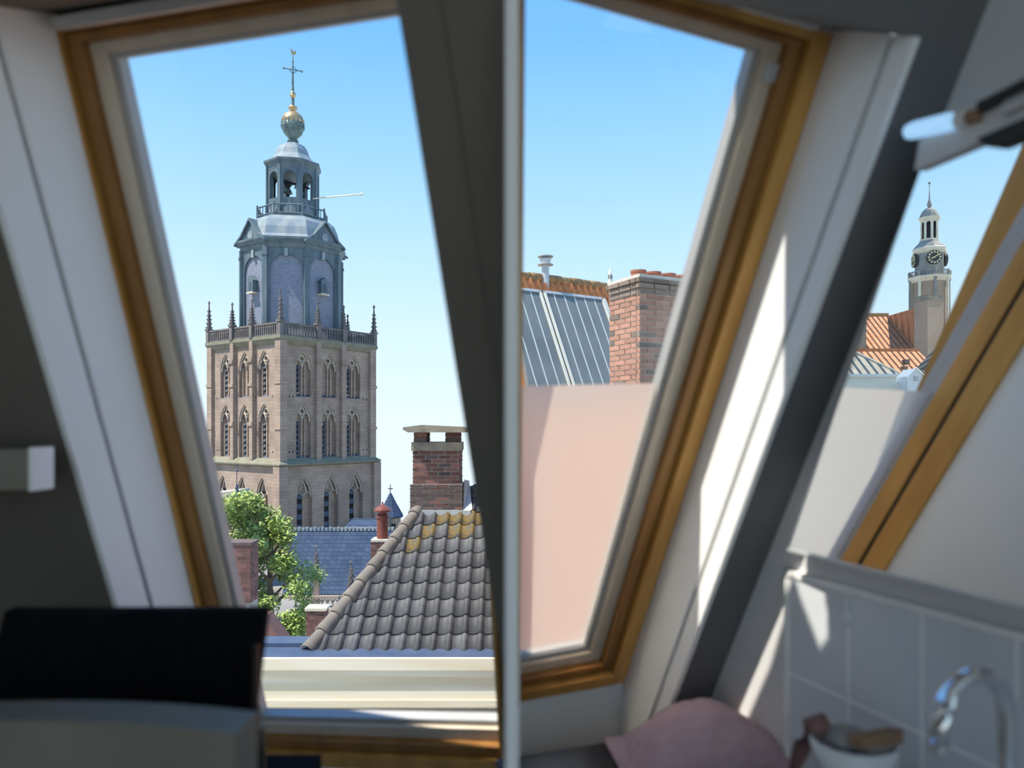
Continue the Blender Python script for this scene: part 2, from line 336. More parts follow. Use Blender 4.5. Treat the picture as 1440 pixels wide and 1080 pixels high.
def grow(qd, k):
    (l, t, r, b) = k; tl, tr, br, bl = qd
    return [(tl[0]-l, tl[1]+t), (tr[0]+r, tr[1]+t), (br[0]+r, br[1]-b), (bl[0]-l, bl[1]-b)]
def ring(parent, a, b, n0, n1, m, names):
    for i, nm in enumerate(names):
        j = (i + 1) % 4
        if not nm: continue
        MB().slab([a[i], a[j], b[j], b[i]][::-1], n0, n1).build(nm, m, parent)
def roof_window(name, M, qd, fl, sides='tlbr', fsides='tlb'):
    """fl: factors (left, top, right, bottom) on the member widths"""
    e = bpy.data.objects.new(name, None); COL.objects.link(e); e.matrix_basis = M; e['kind'] = 'structure'
    g = lambda w: grow(qd, [w * k for k in fl]); nms = lambda a: [a if c in sides else None for c in 'trbl']
    MB().slab(grow(qd, (.01,) * 4), -.012, -.006).build('pane', glass, e)
    ring(e, g(0), g(.014), -.02, .008, alu, nms('glazing_bead'))
    ring(e, g(.014), g(.045), -.03, .02, pine_p, nms('sash_lining'))
    ring(e, g(.045), g(.070), -.05, .042, pine_d, nms('sash_rail'))
    ring(e, g(.070), g(.075), -.05, .020, rubber, nms('gasket'))
    ring(e, g(.075), g(.112), -.06, .058, pine, nms('frame_member'))
    ring(e, g(.100), grow(g(.112), [.09 * (c in fsides) for c in 'ltrb']), -.075, -.055, rubber, ['flashing' if c in fsides else None for c in 'trbl'])
    return e
qR = [(upr(.772, 0) + .012, .772), (.824, .747), (.819, -.645), (upr(-.66, 0) + .012, -.665)]
w2 = roof_window('window_2', MR, qR, (.0, .42, 1, .85), 'trb', 'trb')
tag(w2, 'pine roof window with frosted lower glass beside the mirror wall')
for nm, n0, n1, th, m in (('glazing_bead', -.03, .006, .012, alu), ('sash_lining', .006, .046, .012, pine), ('gasket', .046, .056, .006, rubber), ('frame_member', .056, .108, .010, pine)):
    vs = []
    for vv in (-.72, .80):
        for n_ in (n0, n1): vs += [(upr(vv, n_) + .001, vv, n_), (upr(vv, n_) + th, vv, n_)]
    MB().add(vs, [(0, 1, 3, 2), (4, 6, 7, 5), (0, 4, 5, 1), (2, 3, 7, 6), (0, 2, 6, 4), (1, 5, 7, 3)]).build(nm, m, w2)
MB().slab([(upr(.10, 0) + .004, .090), (.834, .104), (.829, -.655), (upr(-.66, 0) + .004, -.67)], -.0055, -.0045).build('frosted_film', film, w2)
hb = grow(qR, (0, .046, .06, 0)); ht = grow(qR, (0, .060, .06, 0))
MB().slab([(upr(.8, 0), hb[0][1] - .002), hb[1], ht[1], (upr(.82, 0), ht[0][1] - .002)], .045, .085).build('ventilation_bar', bar_m, w2)
MB().slab([(.846, .705), (.872, .705), (.872, .735), (.846, .735)], .018, .03).build('hinge', zinc, w2)
qL = [(-1.017, .75), (-.36, .765), (-.436, -.790), (-1.095, -.845)]
w1 = roof_window('window_1', ML, qL, (1.0, .62, .15, 1.15))
tag(w1, 'pine roof window looking out at the church tower')
hb = grow(qL, (.06, .047, .0, 0)); ht = grow(qL, (.06, .066, 0, 0))
MB().slab([hb[0], hb[1], ht[1], ht[0]], .045, .085).build('ventilation_bar', bar_m, w1)
# grey boxed beam end on the far left
pb = at(46, 660, 1.30)
bm = thing('wall_shelf', 'grey boxed shelf with a pale end on the dark left wall', 'shelf', (pb.x, pb.y, pb.z), R(2))
MB().box(-.75, -.006, 0, .062, -.036, .034).build('board', taupe, bm)
MB().box(-.006, 0, -.002, .064, -.038, .038).build('end_cap', white, bm)
for x in (-.6, -.2): MB().box(x, x + .02, .02, .06, -.10, -.036).build('bracket', plaster, bm)

# ---- left room furniture: black chair by the window, taupe padded chair in front of it
ch = thing('black_chair', 'black upholstered chair with slightly dished back by the window', 'chair', (-.575, .98, 0), R(1))
def back_pad(w, h0, h1, y0, th, lean, dish, wb):
    s = MB(); nx, nz = 14, 4; vs = []
    for face in (0, 1):
        for j in range(nz + 1):
            for i in range(nx + 1):
                t = i / nx * 2 - 1; z = lerp(h0, h1, j / nz) - (dish * (1 - t * t) if j == nz else 0)
                vs.append((t * lerp(wb[0] if t < 0 else wb[1], w, j / nz), y0 - .03 * t * t + (0 if face else th) + lean * j / nz, z))
    k = (nx + 1) * (nz + 1); fs = []
    for j in range(nz):
        for i in range(nx):
            a = j * (nx + 1) + i; fs += [(a, a + 1, a + nx + 2, a + nx + 1), (k + a, k + a + nx + 1, k + a + nx + 2, k + a + 1)]
    for i in range(nx):
        fs.append((i, k + i, k + i + 1, i + 1)); a = nz * (nx + 1) + i; fs.append((a, a + 1, k + a + 1, k + a))
    for j in range(nz):
        a = j * (nx + 1); fs.append((a, a + nx + 1, k + a + nx + 1, k + a)); a += nx; fs.append((a, k + a, k + a + nx + 1, a + nx + 1))
    return s.add(vs, fs)
back_pad(.198, .60, .818, .155, .028, .04, .008, (.235, .182)).build('backrest', black, ch)
MB().slab([(-.19, .17), (.19, .17), (.2, .52), (-.2, .52)], .40, .44).build('seat', black, ch)
for s_ in (-1, 1):
    MB().tube([(s_ * .17, .50, 0), (s_ * .17, .49, .40)], .012).build('leg', steel_b, ch)
    MB().tube([(s_ * .19, .15, 0), (s_ * .185, .19, .42), (s_ * .18, .185, .63)], .012).build('leg', steel_b, ch)
MB().tube([(.188, .15, .77), (.197, .12, .70), (.205, .10, .64)], .006).build('arm_stay', steel_b, ch)
tc_ = thing('taupe_chair', 'taupe padded chair with thick flat-topped back before the black chair', 'chair', (-.573, .70, 0), R(-2))
back_pad(.238, .40, .735, .225, .07, .0, .0, (.24, .238)).build('backrest', taupe, tc_)
MB().slab([(-.23, -.2), (.23, -.2), (.23, .22), (-.23, .22)], .36, .42).build('seat', taupe, tc_)
for s_ in (-1, 1):
    MB().box(s_ * .215 - .018, s_ * .215 + .018, -.19, -.155, 0, .36).build('leg', steel_b, tc_)
    MB().box(s_ * .222 - .014, s_ * .222 + .014, .20, .225, 0, .40).build('leg', steel_b, tc_)

# ---- right room: tiled wall, mirror, lamp, tap, bowl, towel, low counter
wr = bpy.data.objects['wall_right']
MB().box(WALL - .0102, WALL, .30, 1.256, .30, EYE - .296).build('tile_bed', grout, wr)
tm = MB().box(WALL - .011, WALL - .004, -.0762, .0762, -.0965, .0965).mesh('tile', tile_w)
for i in range(6):
    for j in range(3):
        put('tile', tm, wr, Matrix.Translation((0, 1.172 - i * .160, EYE - .304 - .1 - j * .2)))
MB().box(WALL - .014, WALL, .30, 1.262, EYE - .306, EYE - .294).build('tile_edging', grout, wr)
MB().box(WALL - .014, WALL, 1.254, 1.262, .30, EYE - .294).build('tile_edging', grout, wr)
hk = thing('suction_hook', 'small white stick-on hook on the tile joint below the mirror', 'hook', WR @ Vector((WALL - .011, 1.092, EYE - .355)))
hk.rotation_euler = (0, 0, -R(PSI_R))
MB().lathe([(.012, -.004), (.012, .003), (.008, .006)], 12).build('pad', ceramic, hk, M=Matrix.Rotation(R(-90), 4, 'Y'))
MB().box(-.004, 0, -.004, .004, 0, .042).build('strap', ceramic, hk)
zb, zt = EYE - .240, EYE + .396
MT = R(4.3)                                       # the mirror door stands a little open
am = lambda b: .983 + math.tan(MT) * (b - .9)
mi = thing('mirror_cabinet', 'mirror-fronted wall cabinet cut along the sloping ceiling above the tiles', 'cabinet', (0, 0, 0)); mi.matrix_basis = WR
bzq = [(1.213, zb), (.28, zb), (.28, zt), (.882, zt)]
hexf = [(0, 1, 2, 3), (7, 6, 5, 4), (0, 4, 5, 1), (1, 5, 6, 2), (2, 6, 7, 3), (3, 7, 4, 0)]
MB().add([(am(b), b, z) for b, z in bzq] + [(am(b) + .005, b, z) for b, z in bzq], hexf).build('mirror', mirror_m, mi)
MB().add([(am(b) + .006, b, z) for b, z in bzq] + [(WALL - .001, b, z) for b, z in bzq], hexf).build('body', plaster_w, mi)
MB().add([(am(b) - .004, b, z) for b, z in ((1.21, zb - .006), (.28, zb - .006), (.28, zb), (1.21, zb))] + [(am(b) + .012, b, z) for b, z in ((1.21, zb - .006), (.28, zb - .006), (.28, zb), (1.21, zb))], hexf).build('bottom_channel', zinc, mi)
lp = thing('mirror_lamp', 'lamp tube on a grey rail above the mirror, pale blue glow added for reflected sky', 'lamp', (0, 0, 0)); lp.matrix_basis = WR
rq = [(.882, zt + .001), (.28, zt + .001), (.28, zt + .042), (.872, zt + .042)]
MB().add([(am(b) - .012, b, z) for b, z in rq] + [(WALL - .001, b, z) for b, z in rq], hexf).build('rail', plaster_w, lp)
P = lambda b, z: (am(b) - .016, b, EYE + z)
MB().tube([P(.893, .4585), P(.889, .458), P(.876, .4555), P(.817, .444), P(.800, .440), P(.796, .439)], [.007, .0115, .0135, .0135, .0115, .007], 16).build('tube', sky_glow_m, lp, smooth=True)
MB().tube([P(.795, .439), P(.780, .436)], .0135, 14).build('end_cap', ceramic, lp)
MB().tube([P(.779, .436), P(.760, .432)], .010, 12).build('socket', wood_br, lp)
MB().tube([P(.760, .442), P(.3, .452)], .009, 12).build('cable_tube', rubber, lp)
MB().tube([P(.72, .424), P(.3, .427)], .011, 12).build('second_tube', zinc, lp)
cq = [(.748, zt - .013), (.28, zt - .013), (.28, zt + .004), (.764, zt + .004)]
MB().add([(am(b) - .02, b, z) for b, z in cq] + [(am(b) - .002, b, z) for b, z in cq], hexf).build('clip', rubber, lp)
# low dark counter and towel
ct = thing('low_counter', 'low dark counter in the corner under the pink towel', 'counter', WR @ Vector((.80, 1.3, 0)))
ct.rotation_euler = (0, 0, -R(PSI_R))
CZ = .385
MB().box(-.30, .222, -.25, .225, CZ - .03, CZ).build('worktop', counter_m, ct)
MB().box(-.28, .225, -.23, .215, 0, CZ - .03).build('cabinet', counter_m, ct)
MB().box(-.27, -.02, -.236, -.23, .03, CZ - .05).build('door', counter_m, ct)
MB().box(-.01, .22, -.236, -.23, .03, CZ - .05).build('door', counter_m, ct)
def towel():
    s = MB(); nx, ny = 34, 22; vs = []
    for j in range(ny + 1):
        for i in range(nx + 1):
            x = i / nx * 2 - 1; y = j / ny * 2 - 1
            h = .108 * max(0, 1 - abs(x - .15) ** 1.7) ** .8 * max(0, 1 - abs(y) ** 2.6) ** .6
            h += .010 * math.sin(5 * x + 3 * y) * (1 - abs(x)) + .006 * math.sin(11 * y - 4 * x) * (1 - abs(y))
            vs.append((x * .175, y * .12, max(h, .004)))
    fs = [(j*(nx+1)+i, j*(nx+1)+i+1, (j+1)*(nx+1)+i+1, (j+1)*(nx+1)+i) for j in range(ny) for i in range(nx)]
    return s.add(vs, fs)
tw = towel().build('bath_towel', towel_m, smooth=True)
sm = tw.modifiers.new('thickness', 'SOLIDIFY'); sm.thickness = .004; sm.offset = 1
tpos = at(978, 1050, 1.60); tw.location = (tpos.x, tpos.y, CZ); tw.rotation_euler = (0, 0, R(6))
tag(tw, 'crumpled dusty pink towel lying on the low counter', 'towel')
# basin block with bowl and tap
bs = thing('basin', 'white basin block below the tap against the tiles', 'basin', WR @ Vector((.86, .66, 0)))
bs.rotation_euler = (0, 0, -R(PSI_R)); BZ = .545
MB().box(-.22, .155, -.30, .24, BZ - .10, BZ).build('bowl_block', ceramic, bs)
MB().box(-.12, .05, -.2, .14, BZ, BZ + .004).build('drain_tray', ceramic, bs)
MB().lathe([(.05, 0), (.05, BZ - .1)], 16).build('pedestal', ceramic, bs)
tp = thing('swan_neck_tap', 'chrome swan-neck tap bent over in front of the grey tiles', 'tap', WR @ Vector((.912, .688, BZ)))
tp.rotation_euler = (0, 0, -R(PSI_R))
hz = EYE - .372 - BZ + .004
path = [(0, 0, .01), (0, 0, hz * .5), (0, 0, hz)] + [(-.057 + .057 * math.cos(R(a)), 0, hz + .057 * math.sin(R(a))) for a in range(15, 181, 15)] + [(-.116, 0, hz - .018)]
MB().tube(path, .0112, 14).build('spout', chrome, tp, smooth=True)
MB().lathe([(.024, 0), (.024, .012), (.014, .02)], 16).build('base', chrome, tp, smooth=False)
MB().tube([(-.116, 0, hz - .018), (-.1165, 0, hz - .030)], .0125, 14).build('nozzle', chrome, tp)
MB().tube([(0, .012, .05), (0, .06, .07)], .006, 8).build('lever', chrome, tp)
bp = at(1200, 1080, 1.13)
bo = thing('soap_bowl', 'white bowl of sponge and brush beside the tap', 'bowl', (bp.x, bp.y, BZ + .004))
MB().lathe([(.025, 0), (.048, .02), (.060, .055), (.063, .078), (.058, .078), (.054, .055), (.04, .02), (.001, .012)], 24, cap=False).build('bowl', ceramic, bo, smooth=True)
tag(MB().lathe([(.001, -.016), (.026, -.012), (.034, 0), (.028, .013), (.001, .017)], 14).build('sponge', cloth_g, M=T(bp.x - .005, bp.y + .01, BZ + .078)), 'grey round sponge lying in the white bowl', 'sponge')
br_ = thing('scrub_brush', 'brown wooden brush leaning over the rim of the white bowl', 'brush', (bp.x + .03, bp.y - .02, BZ + .086))
MB().slab([(-.045, -.012), (.03, -.014), (.045, 0), (.03, .014), (-.045, .012)], 0, .014).build('handle', wood_br, br_, M=Matrix.Rotation(R(18), 4, 'Z'))
MB().box(-.03, .02, -.01, .01, -.012, 0).build('bristles', cloth_g, br_, M=Matrix.Rotation(R(18), 4, 'Z'))
rg = MB().tube([(-.075, .03, -.04), (-.06, .03, .0), (-.045, .03, .026), (-.03, .03, .034), (-.018, .03, .02)], [.008, .014, .019, .017, .008], 9)
tag(rg.build('wash_cloth', cloth_r, M=T(bp.x - .005, bp.y, BZ + .06), smooth=True), 'dark reddish cloth hanging out of the white bowl', 'cloth')

# ================================================================== the town outside
tag(MB().box(-160, 60, 4.5, 96, GROUND - .3, GROUND).build('street', street), kind='structure')

# ------------------------------------------------------------------ brickwork helpers
BM = {}
def brick_mesh(L, d, h, m):
    k = (round(L, 3), d, h, m.name)
    if k not in BM: BM[k] = MB().box(-L/2, L/2, 0, d, -h/2, h/2).mesh('brick', m)
    return BM[k]
def brick_faces(parent, x0, x1, y0, y1, z0, courses, ch, L, m, sides=('f', 'l'), joint=.012, proud=.012, d=.05, alt=None):
    """bricks one by one on chosen faces of a box core; f: y=y0, l: x=x0, r: x=x1 (parent axes)"""
    for c in range(courses):
        z = z0 + (c + .5) * ch
        for sd in sides:
            a, b_ = (x0 - proud, x1 + proud) if sd == 'f' else (y0 + d - proud + joint, y1)
            p = a - (L / 2 if c % 2 else 0) * (1 if sd == 'f' else -1) - (L / 2 if sd != 'f' else 0)
            while p < b_ - .01:
                s, t = max(p, a), min(p + L - joint, b_)
                if t - s > .03:
                    me = brick_mesh(round((t - s) * 100) / 100 - .002, d, ch - joint, (alt if alt and random.random() < .15 else m))
                    k = (s + t) / 2; j = random.uniform(-.003, .003)
                    if sd == 'f': M = T(k, y0 - proud + j, z)
                    elif sd == 'l': M = T(x0 - proud + j, k, z, R(-90))
                    else: M = T(x1 + proud + j, k, z, R(90))
                    put('brick', me, parent, M)
                p += L
# ------------------------------------------------------------------ grey pantiled house with brick chimney
ED, EX0, EX1 = 9.5, at(432, 918, 9.5).x, .55
EZ = at(0, 916, ED).z; PITCH = R(34)
ho = thing('tiled_house', 'house with hipped grey pantile roof below the church tower', 'house', (EX0, ED, GROUND))
MR1 = Matrix.Translation((0, 0, EZ - GROUND)) @ Matrix.Rotation(PITCH, 4, 'X')
slen = 3.35; hipx = at(590, 725, ED + 2.8 * math.cos(PITCH)).x - EX0
hip = lambda y: hipx * y / 2.8
roof = MB().slab([(0, 0), (EX1 - EX0, 0), (EX1 - EX0, slen), (hip(slen), slen)], -.10, -.045).build('roof', lead_flat, ho, M=MR1)
def pantile(wd=.215, ln=.37):
    prof = []
    for i in range(9):
        t = i / 8; x = t * wd
        z = -.018 * math.sin(math.pi * min(t / .62, 1)) if t < .62 else .034 * math.sin(math.pi * (t - .62) / .38)
        prof.append((x, z))
    n = len(prof); vs = []; fs = []
    for y, dz in ((0, .022), (ln, .0)):
        for x, z in prof: vs.append((x, y, z + dz))
    for x, z in prof: vs.append((x, 0, z + .004))
    for i in range(n - 1): fs += [(i, i + 1, n + i + 1, n + i), (2*n + i, 2*n + i + 1, i + 1, i)]
    return MB().add(vs, fs)
pt = pantile().mesh('roof_tile', tile_g, True); pt2 = pantile().mesh('roof_tile', lich, True)
for p_ in (pt, pt2):
    for i, pg in enumerate(p_.polygons): pg.use_smooth = (i % 2 == 0)
CW, GA = .2, .305
for j in range(11):
    for i in range(-1, 16):
        x = i * CW + .02; y = j * GA - .03
        if x + .10 < hip(y + .12) or x + CW > EX1 - EX0: continue
        if hip(2.8) - .1 < x < hip(2.8) + .58 and y > 2.72: continue
        li = (j in (6, 7, 8) and hip(y) + .25 < x < hip(y) + 1.15 and random.random() < (.3, .6, .7)[j - 6])
        put('roof_tile', pt2 if li else pt, roof, Matrix.Translation((x, y, random.uniform(-.004, .004))) @ Matrix.Rotation(random.uniform(-.012, .012), 4, 'Z'))
# hip tiles: half barrels up the left edge
def barrel(L=.36, r0=.105, r1=.085):
    vs = []; fs = []; n = 9
    for y, r, th in ((0, r0, 0), (L, r1, 0), (0, r0 - .018, 1)):
        for i in range(n):
            a = math.pi * i / (n - 1); vs.append((r * math.cos(a), y, r * math.sin(a)))
    for i in range(n - 1): fs += [(i, i + 1, n + i + 1, n + i), (i, 2*n + i, 2*n + i + 1, i + 1)]
    return MB().add(vs, fs)
bm_ = barrel().mesh('hip_tile', hip_m, True)
hv = Vector((hipx, 2.8, 0)); hl = hv.length; ha = math.atan2(hipx, 2.8)
for k in range(10):
    t = k * .315 / hl
    put('hip_tile', bm_, roof, Matrix.Translation((hv.x * t, hv.y * t, -.005 + .008)) @ Matrix.Rotation(-ha, 4, 'Z') @ Matrix.Rotation(R(-2.5), 4, 'X'))
# body, left slope, gutter and cornice
h0 = MR1 @ Vector((hip(slen), slen, -.06)); ez = EZ - GROUND
MB().add([(0, 0, ez - .05), (h0.x, h0.y, h0.z), (h0.x, 4.2, h0.z), (0, 5.6, ez - .05)], [(0, 1, 2, 3)]).build('side_slope', tile_g, ho)
MB().add([(h0.x, h0.y, h0.z), (EX1 - EX0, h0.y, h0.z), (EX1 - EX0, 5.6, ez - .05), (0, 5.6, ez - .05)], [(0, 1, 2, 3)]).build('rear_slope', tile_g, ho)
MB().box(.06, EX1 - EX0, .06, 5.5, 0, ez - .1).build('wall', brick_far, ho)
cz = at(0, 924, 9.15).z - GROUND
MB().box(-.75, EX1 - EX0 + .3, -.36, .10, cz - .06, cz - .012).build('gutter', lead_flat, ho)
MB().box(-.75, -.02, .10, .42, cz - .03, cz + .04).build('flat_lead_roof', lead_flat, ho)
co = MB().box(-.85, EX1 - EX0 + .3, -.42, -.36, cz - .14, cz).build('cornice', cream, ho)
for a, b_, d0 in ((.14, .20, -.40), (.20, .235, -.385), (.235, .52, -.36), (.52, .60, -.38), (.60, .63, -.35)):
    MB().box(-.85, EX1 - EX0 + .3, d0, .02, cz - b_, cz - a).build('moulding', cream, co)
MB().box(-.85, EX1 - EX0 + .3, -.30, .06, 0, cz - .63).build('lower_wall', brick_far, ho)
# chimney
cd = 11.75; cb = at(613.5, 722, cd)
cu = cd / F
kim = thing('brick_chimney', 'brick chimney with slab cap on stub pillars above grey pantile roof', 'chimney', (cb.x, cd, cb.z - .35))
Zk = lambda y: at(0, y, cd).z - cb.z + .35
w0, w1_ = 36 * cu, 32.5 * cu
MB().box(-w0, w0, 0, .60, 0, Zk(681)).build('lower_stack', mortar, kim)
MB().box(-w1_, w1_, .03, .56, Zk(681), Zk(634)).build('upper_stack', mortar, kim)
ncl = 9; brick_faces(kim, -w0, w0, 0, .60, Zk(722), ncl, (Zk(681) - Zk(722)) / ncl, .205, brick_p, ('f', 'r'), alt=brick_r)
ncu = 8; brick_faces(kim, -w1_, w1_, .03, .56, Zk(681), ncu, (Zk(634) - Zk(681)) / ncu, .205, brick_r, ('f', 'r'), alt=brick_p)
MB().box(-w1_ - .03, w1_ + .03, -.01, .60, Zk(634), Zk(622)).build('concrete_band', concrete, kim)
for x0, x1 in ((-w1_ + .01, -w1_ + .20), (w1_ - .22, w1_ - .01)):
    for y0 in (.04, .40):
        MB().box(x0, x1, y0, y0 + .16, Zk(622), Zk(608)).build('stub_pillar', brick_p, kim)
        for k in range(2):
            z0 = lerp(Zk(622), Zk(608), k / 2)
            MB().box(x0 - .006, x1 + .006, y0 - .006, y0 + .166, z0 + .008, z0 + .068).build('brick', brick_r if k else brick_p, kim)
MB().slab_xz([(-45*cu, Zk(604)), (-38*cu, Zk(608)), (40*cu, Zk(608)), (45*cu, Zk(604)), (45*cu, Zk(600.5)), (-20*cu, Zk(597.5)), (-45*cu, Zk(601))], -.16, .72).build('cap_slab', concrete, kim)
MB().box(-w0 - .03, w0 + .14, -.05, .3, Zk(728), Zk(717)).build('lead_flashing', zinc, kim)
MB().add([(w0 + .02, -.03, Zk(722)), (w0 + .16, -.02, Zk(716)), (w0 + .10, .3, Zk(678)), (w0 + .02, .3, Zk(676))], [(0, 1, 2, 3)]).build('side_flashing', zinc, kim)
# red flue on a short brick stack
fd = 14.0; fb = at(538, 790, fd); fu = fd / F
fl = thing('red_flue', 'red cowled flue pipe on a short brick stack beside the hip', 'flue', (fb.x, fd, fb.z - .3))
Zf = lambda y: at(0, y, fd).z - fb.z + .3
MB().box(-13*fu, 13*fu, -.17, .17, 0, Zf(759)).build('stack', mortar, fl)
brick_faces(fl, -13*fu, 13*fu, -.17, .17, Zf(795), 7, (Zf(759) - Zf(795)) / 7, .18, brick_r, ('f', 'l'))
MB().box(-14*fu, 14*fu, -.19, .19, Zf(760), Zf(757)).build('stack_cap', mortar_l, fl)
MB().lathe([(8*fu, Zf(758)), (8*fu, Zf(730)), (9.3*fu, Zf(728)), (9.3*fu, Zf(725)), (7*fu, Zf(722)), (7*fu, Zf(718))], 20).build('pipe', terra_red, fl, smooth=False)
MB().lathe([(12.2*fu, Zf(719)), (12.2*fu, Zf(716.5)), (8*fu, Zf(713)), (1*fu, Zf(709))], 20).build('cowl', terra_red, fl)
MB().lathe([(1.2*fu, Zf(710)), (1.2*fu, Zf(706))], 8).build('knob', terra_red, fl)
# brick chimney behind the left jamb, reddish roof below
kd = 20.0; kb = at(334, 850, kd); ku = kd / F
k2 = thing('brick_stack', 'plain red brick stack beside the green tree', 'chimney', (kb.x, kd, kb.z - 6))
Z2 = lambda y: at(0, y, kd).z - kb.z + 6
MB().box(-18*ku, 18*ku, 0, .6, 0, Z2(764)).build('core', mortar, k2)
brick_faces(k2, -18*ku, 18*ku, 0, .6, Z2(848), 15, (Z2(766) - Z2(848)) / 15, .24, brick_r, ('f', 'r'))
MB().box(-19.5*ku, 19.5*ku, -.03, .63, Z2(767), Z2(763)).build('coping', brick_p, k2)
rd = 15.0
a_, b_, c_ = at(372, 868, rd), at(412, 921, rd), at(330, 921, rd)
rr = thing('red_gable_roof', 'dull red roof slope below the green tree', 'roof', (b_.x, rd, GROUND))
zz = lambda p: p.z - GROUND
MB().slab_xz([(b_.x - b_.x + .1, zz(b_) - .15), (c_.x - b_.x - 1, zz(b_) - .15), (c_.x - b_.x - 1, zz(a_)), (a_.x - b_.x, zz(a_))], 0, .5).build('gable', redroof, rr)
MB().box(c_.x - b_.x - 1, .1, .05, .45, 0, zz(b_) - .15).build('wall', brick_far, rr)
# ------------------------------------------------------------------ tree
def tree(name, label, base, top, rx, n, trunk_r, seed, blobs):
    rnd = random.Random(seed)
    t = thing(name, label, 'tree', base)
    H = top - base[2]
    tr = MB().tube([(0, 0, 0), (.1, 0, H * .35), (-.05, .1, H * .7), (0, 0, H * .92)], [trunk_r, trunk_r * .8, trunk_r * .5, .04], 8)
    for k in range(14):
        a = rnd.uniform(0, 6.28); z = H * rnd.uniform(.4, .8); L = rx * rnd.uniform(.25, .5)
        tr.tube([(0, 0, z), (L * .5 * math.cos(a), L * .5 * math.sin(a), z + .5), (L * math.cos(a), L * math.sin(a), z + 1.0)], [.09, .05, .02], 5)
    tr.build('trunk', bark, t)
    for nm, m, share in (('foliage', leaf_a, .62), ('foliage', leaf_b, .38)):
        s = MB()
        for q in range(int(n * share)):
            bx, by, bz, br = blobs[rnd.randrange(len(blobs))]
            d = Vector((rnd.gauss(0, 1), rnd.gauss(0, 1), rnd.gauss(0, 1))).normalized() * br * rnd.random() ** .45
            p = Vector((bx, by, bz)) + d; a, e_ = rnd.uniform(0, 6.28), rnd.uniform(-.9, .9)
            u = Vector((math.cos(a), math.sin(a), e_)).normalized() * rnd.uniform(.07, .13); v = u.cross(Vector((rnd.random() - .5, rnd.random() - .5, 1))).normalized() * .045
            s.add([p - u, p + v, p + u, p - v], [(0, 1, 2, 3)])
        tag(s.build(nm, m, t), kind='stuff')
    return t
td = 30.0
tbp = at(380, 900, td)
bl = []
rt = random.Random(3)
prof = [(715, 335, 360), (735, 322, 400), (755, 318, 412), (790, 322, 428), (815, 320, 446), (845, 325, 450), (870, 335, 445), (895, 345, 438), (925, 345, 430)]
for y, xa, xb in prof:
    for k in range(12):
        px = rt.uniform(xa - 20, xb - 2); p = at(px, y + rt.uniform(-9, 9), td)
        bl.append((p.x - tbp.x, rt.uniform(-1.4, 1.4), p.z - GROUND, rt.uniform(.35, .62)))
tree('leafy_tree', 'light green feathery tree in front of the church tower', (tbp.x, td, GROUND), at(0, 712, td).z, 2.2, 26000, .22, 5, bl)

# ------------------------------------------------------------------ church tower
def arch_pts(w, zs, za, n=7, rnd=False):
    """left springing -> apex -> right springing"""
    h = za - zs; out = []
    if rnd: return [(-w * math.cos(math.pi * i / (2*n)), zs + h * math.sin(math.pi * i / (2*n))) for i in range(2*n + 1)]
    r_ = (h * h + w * w) / (2 * w)
    A = math.atan2(h, r_ - w)
    L = [(-w + r_ - r_ * math.cos(A * i / n), zs + r_ * math.sin(A * i / n)) for i in range(n + 1)]
    return L + [(-x, z) for x, z in L[-2::-1]]
def arch_wall(x0, x1, z0, z1, ops, y0, dep, rnd=False):
    """wall sheet at y=y0 with arched openings and reveals of depth dep; ops: (cx, half, sill, spring, apex)"""
    s = MB(); xs = x0
    def q(a, b, c, d):
        if b - a > 1e-4 and d - c > 1e-4: s.add([(a, y0, c), (b, y0, c), (b, y0, d), (a, y0, d)], [(0, 1, 2, 3)])
    for cx, w, si, sp, ap in sorted(ops):
        q(xs, cx - w, z0, z1); q(cx - w, cx + w, z0, si); xs = cx + w
        P = [(cx + x, z) for x, z in arch_pts(w, sp, ap, rnd=rnd)]
        for (a, za), (b, zb_) in zip(P, P[1:]): s.add([(a, y0, za), (b, y0, zb_), (b, y0, z1), (a, y0, z1)], [(0, 1, 2, 3)])
        C = [(cx - w, si)] + P + [(cx + w, si)]
        for i in range(len(C)):
            (a, za), (b, zb_) = C[i], C[(i + 1) % len(C)]
            s.add([(a, y0, za), (b, y0, zb_), (b, y0 + dep, zb_), (a, y0 + dep, za)], [(0, 1, 2, 3)])
    q(xs, x1, z0, z1); return s
TX, TY, TR = -23.886, 81.387, R(53.75)
ct_ = thing('church_tower', 'tall stone church tower with slate octagon, lantern and golden ball', 'tower', (TX, TY, GROUND), TR)
rot = [Matrix.Rotation(R(90 * k), 4, 'Z') for k in range(4)]
HB, HC = 6.0, 6.3                                # half widths of the belfry and of the stage below
ops_u = [(x, .95, 16.1, 18.9, 20.75) for x in (-3.3, 0, 3.3)]
ops_l = [(x, .95, 9.9, 13.6, 15.4) for x in (-3.3, 0, 3.3)]
ops_t = [(x, .95, 2.0, 6.0, 8.0) for x in (-3.4, 0, 3.4)]
MB().box(-HB + .5, HB - .5, -HB + .5, HB - .5, 9, 21.6).build('belfry_core', stone, ct_)
MB().box(-HC + .5, HC - .5, -HC + .5, HC - .5, 0, 9.2).build('base_core', stone, ct_)
W1 = arch_wall(-HB, HB, 15.7, 21.6, ops_u, -HB, .5); W1.merge(arch_wall(-HB, HB, 9.2, 15.7, ops_l, -HB, .5))
W2 = arch_wall(-HC, HC, 0, 9.2, ops_t, -HC, .5)
m1, m2 = W1.mesh('wall_face', stone), W2.mesh('wall_face', stone)
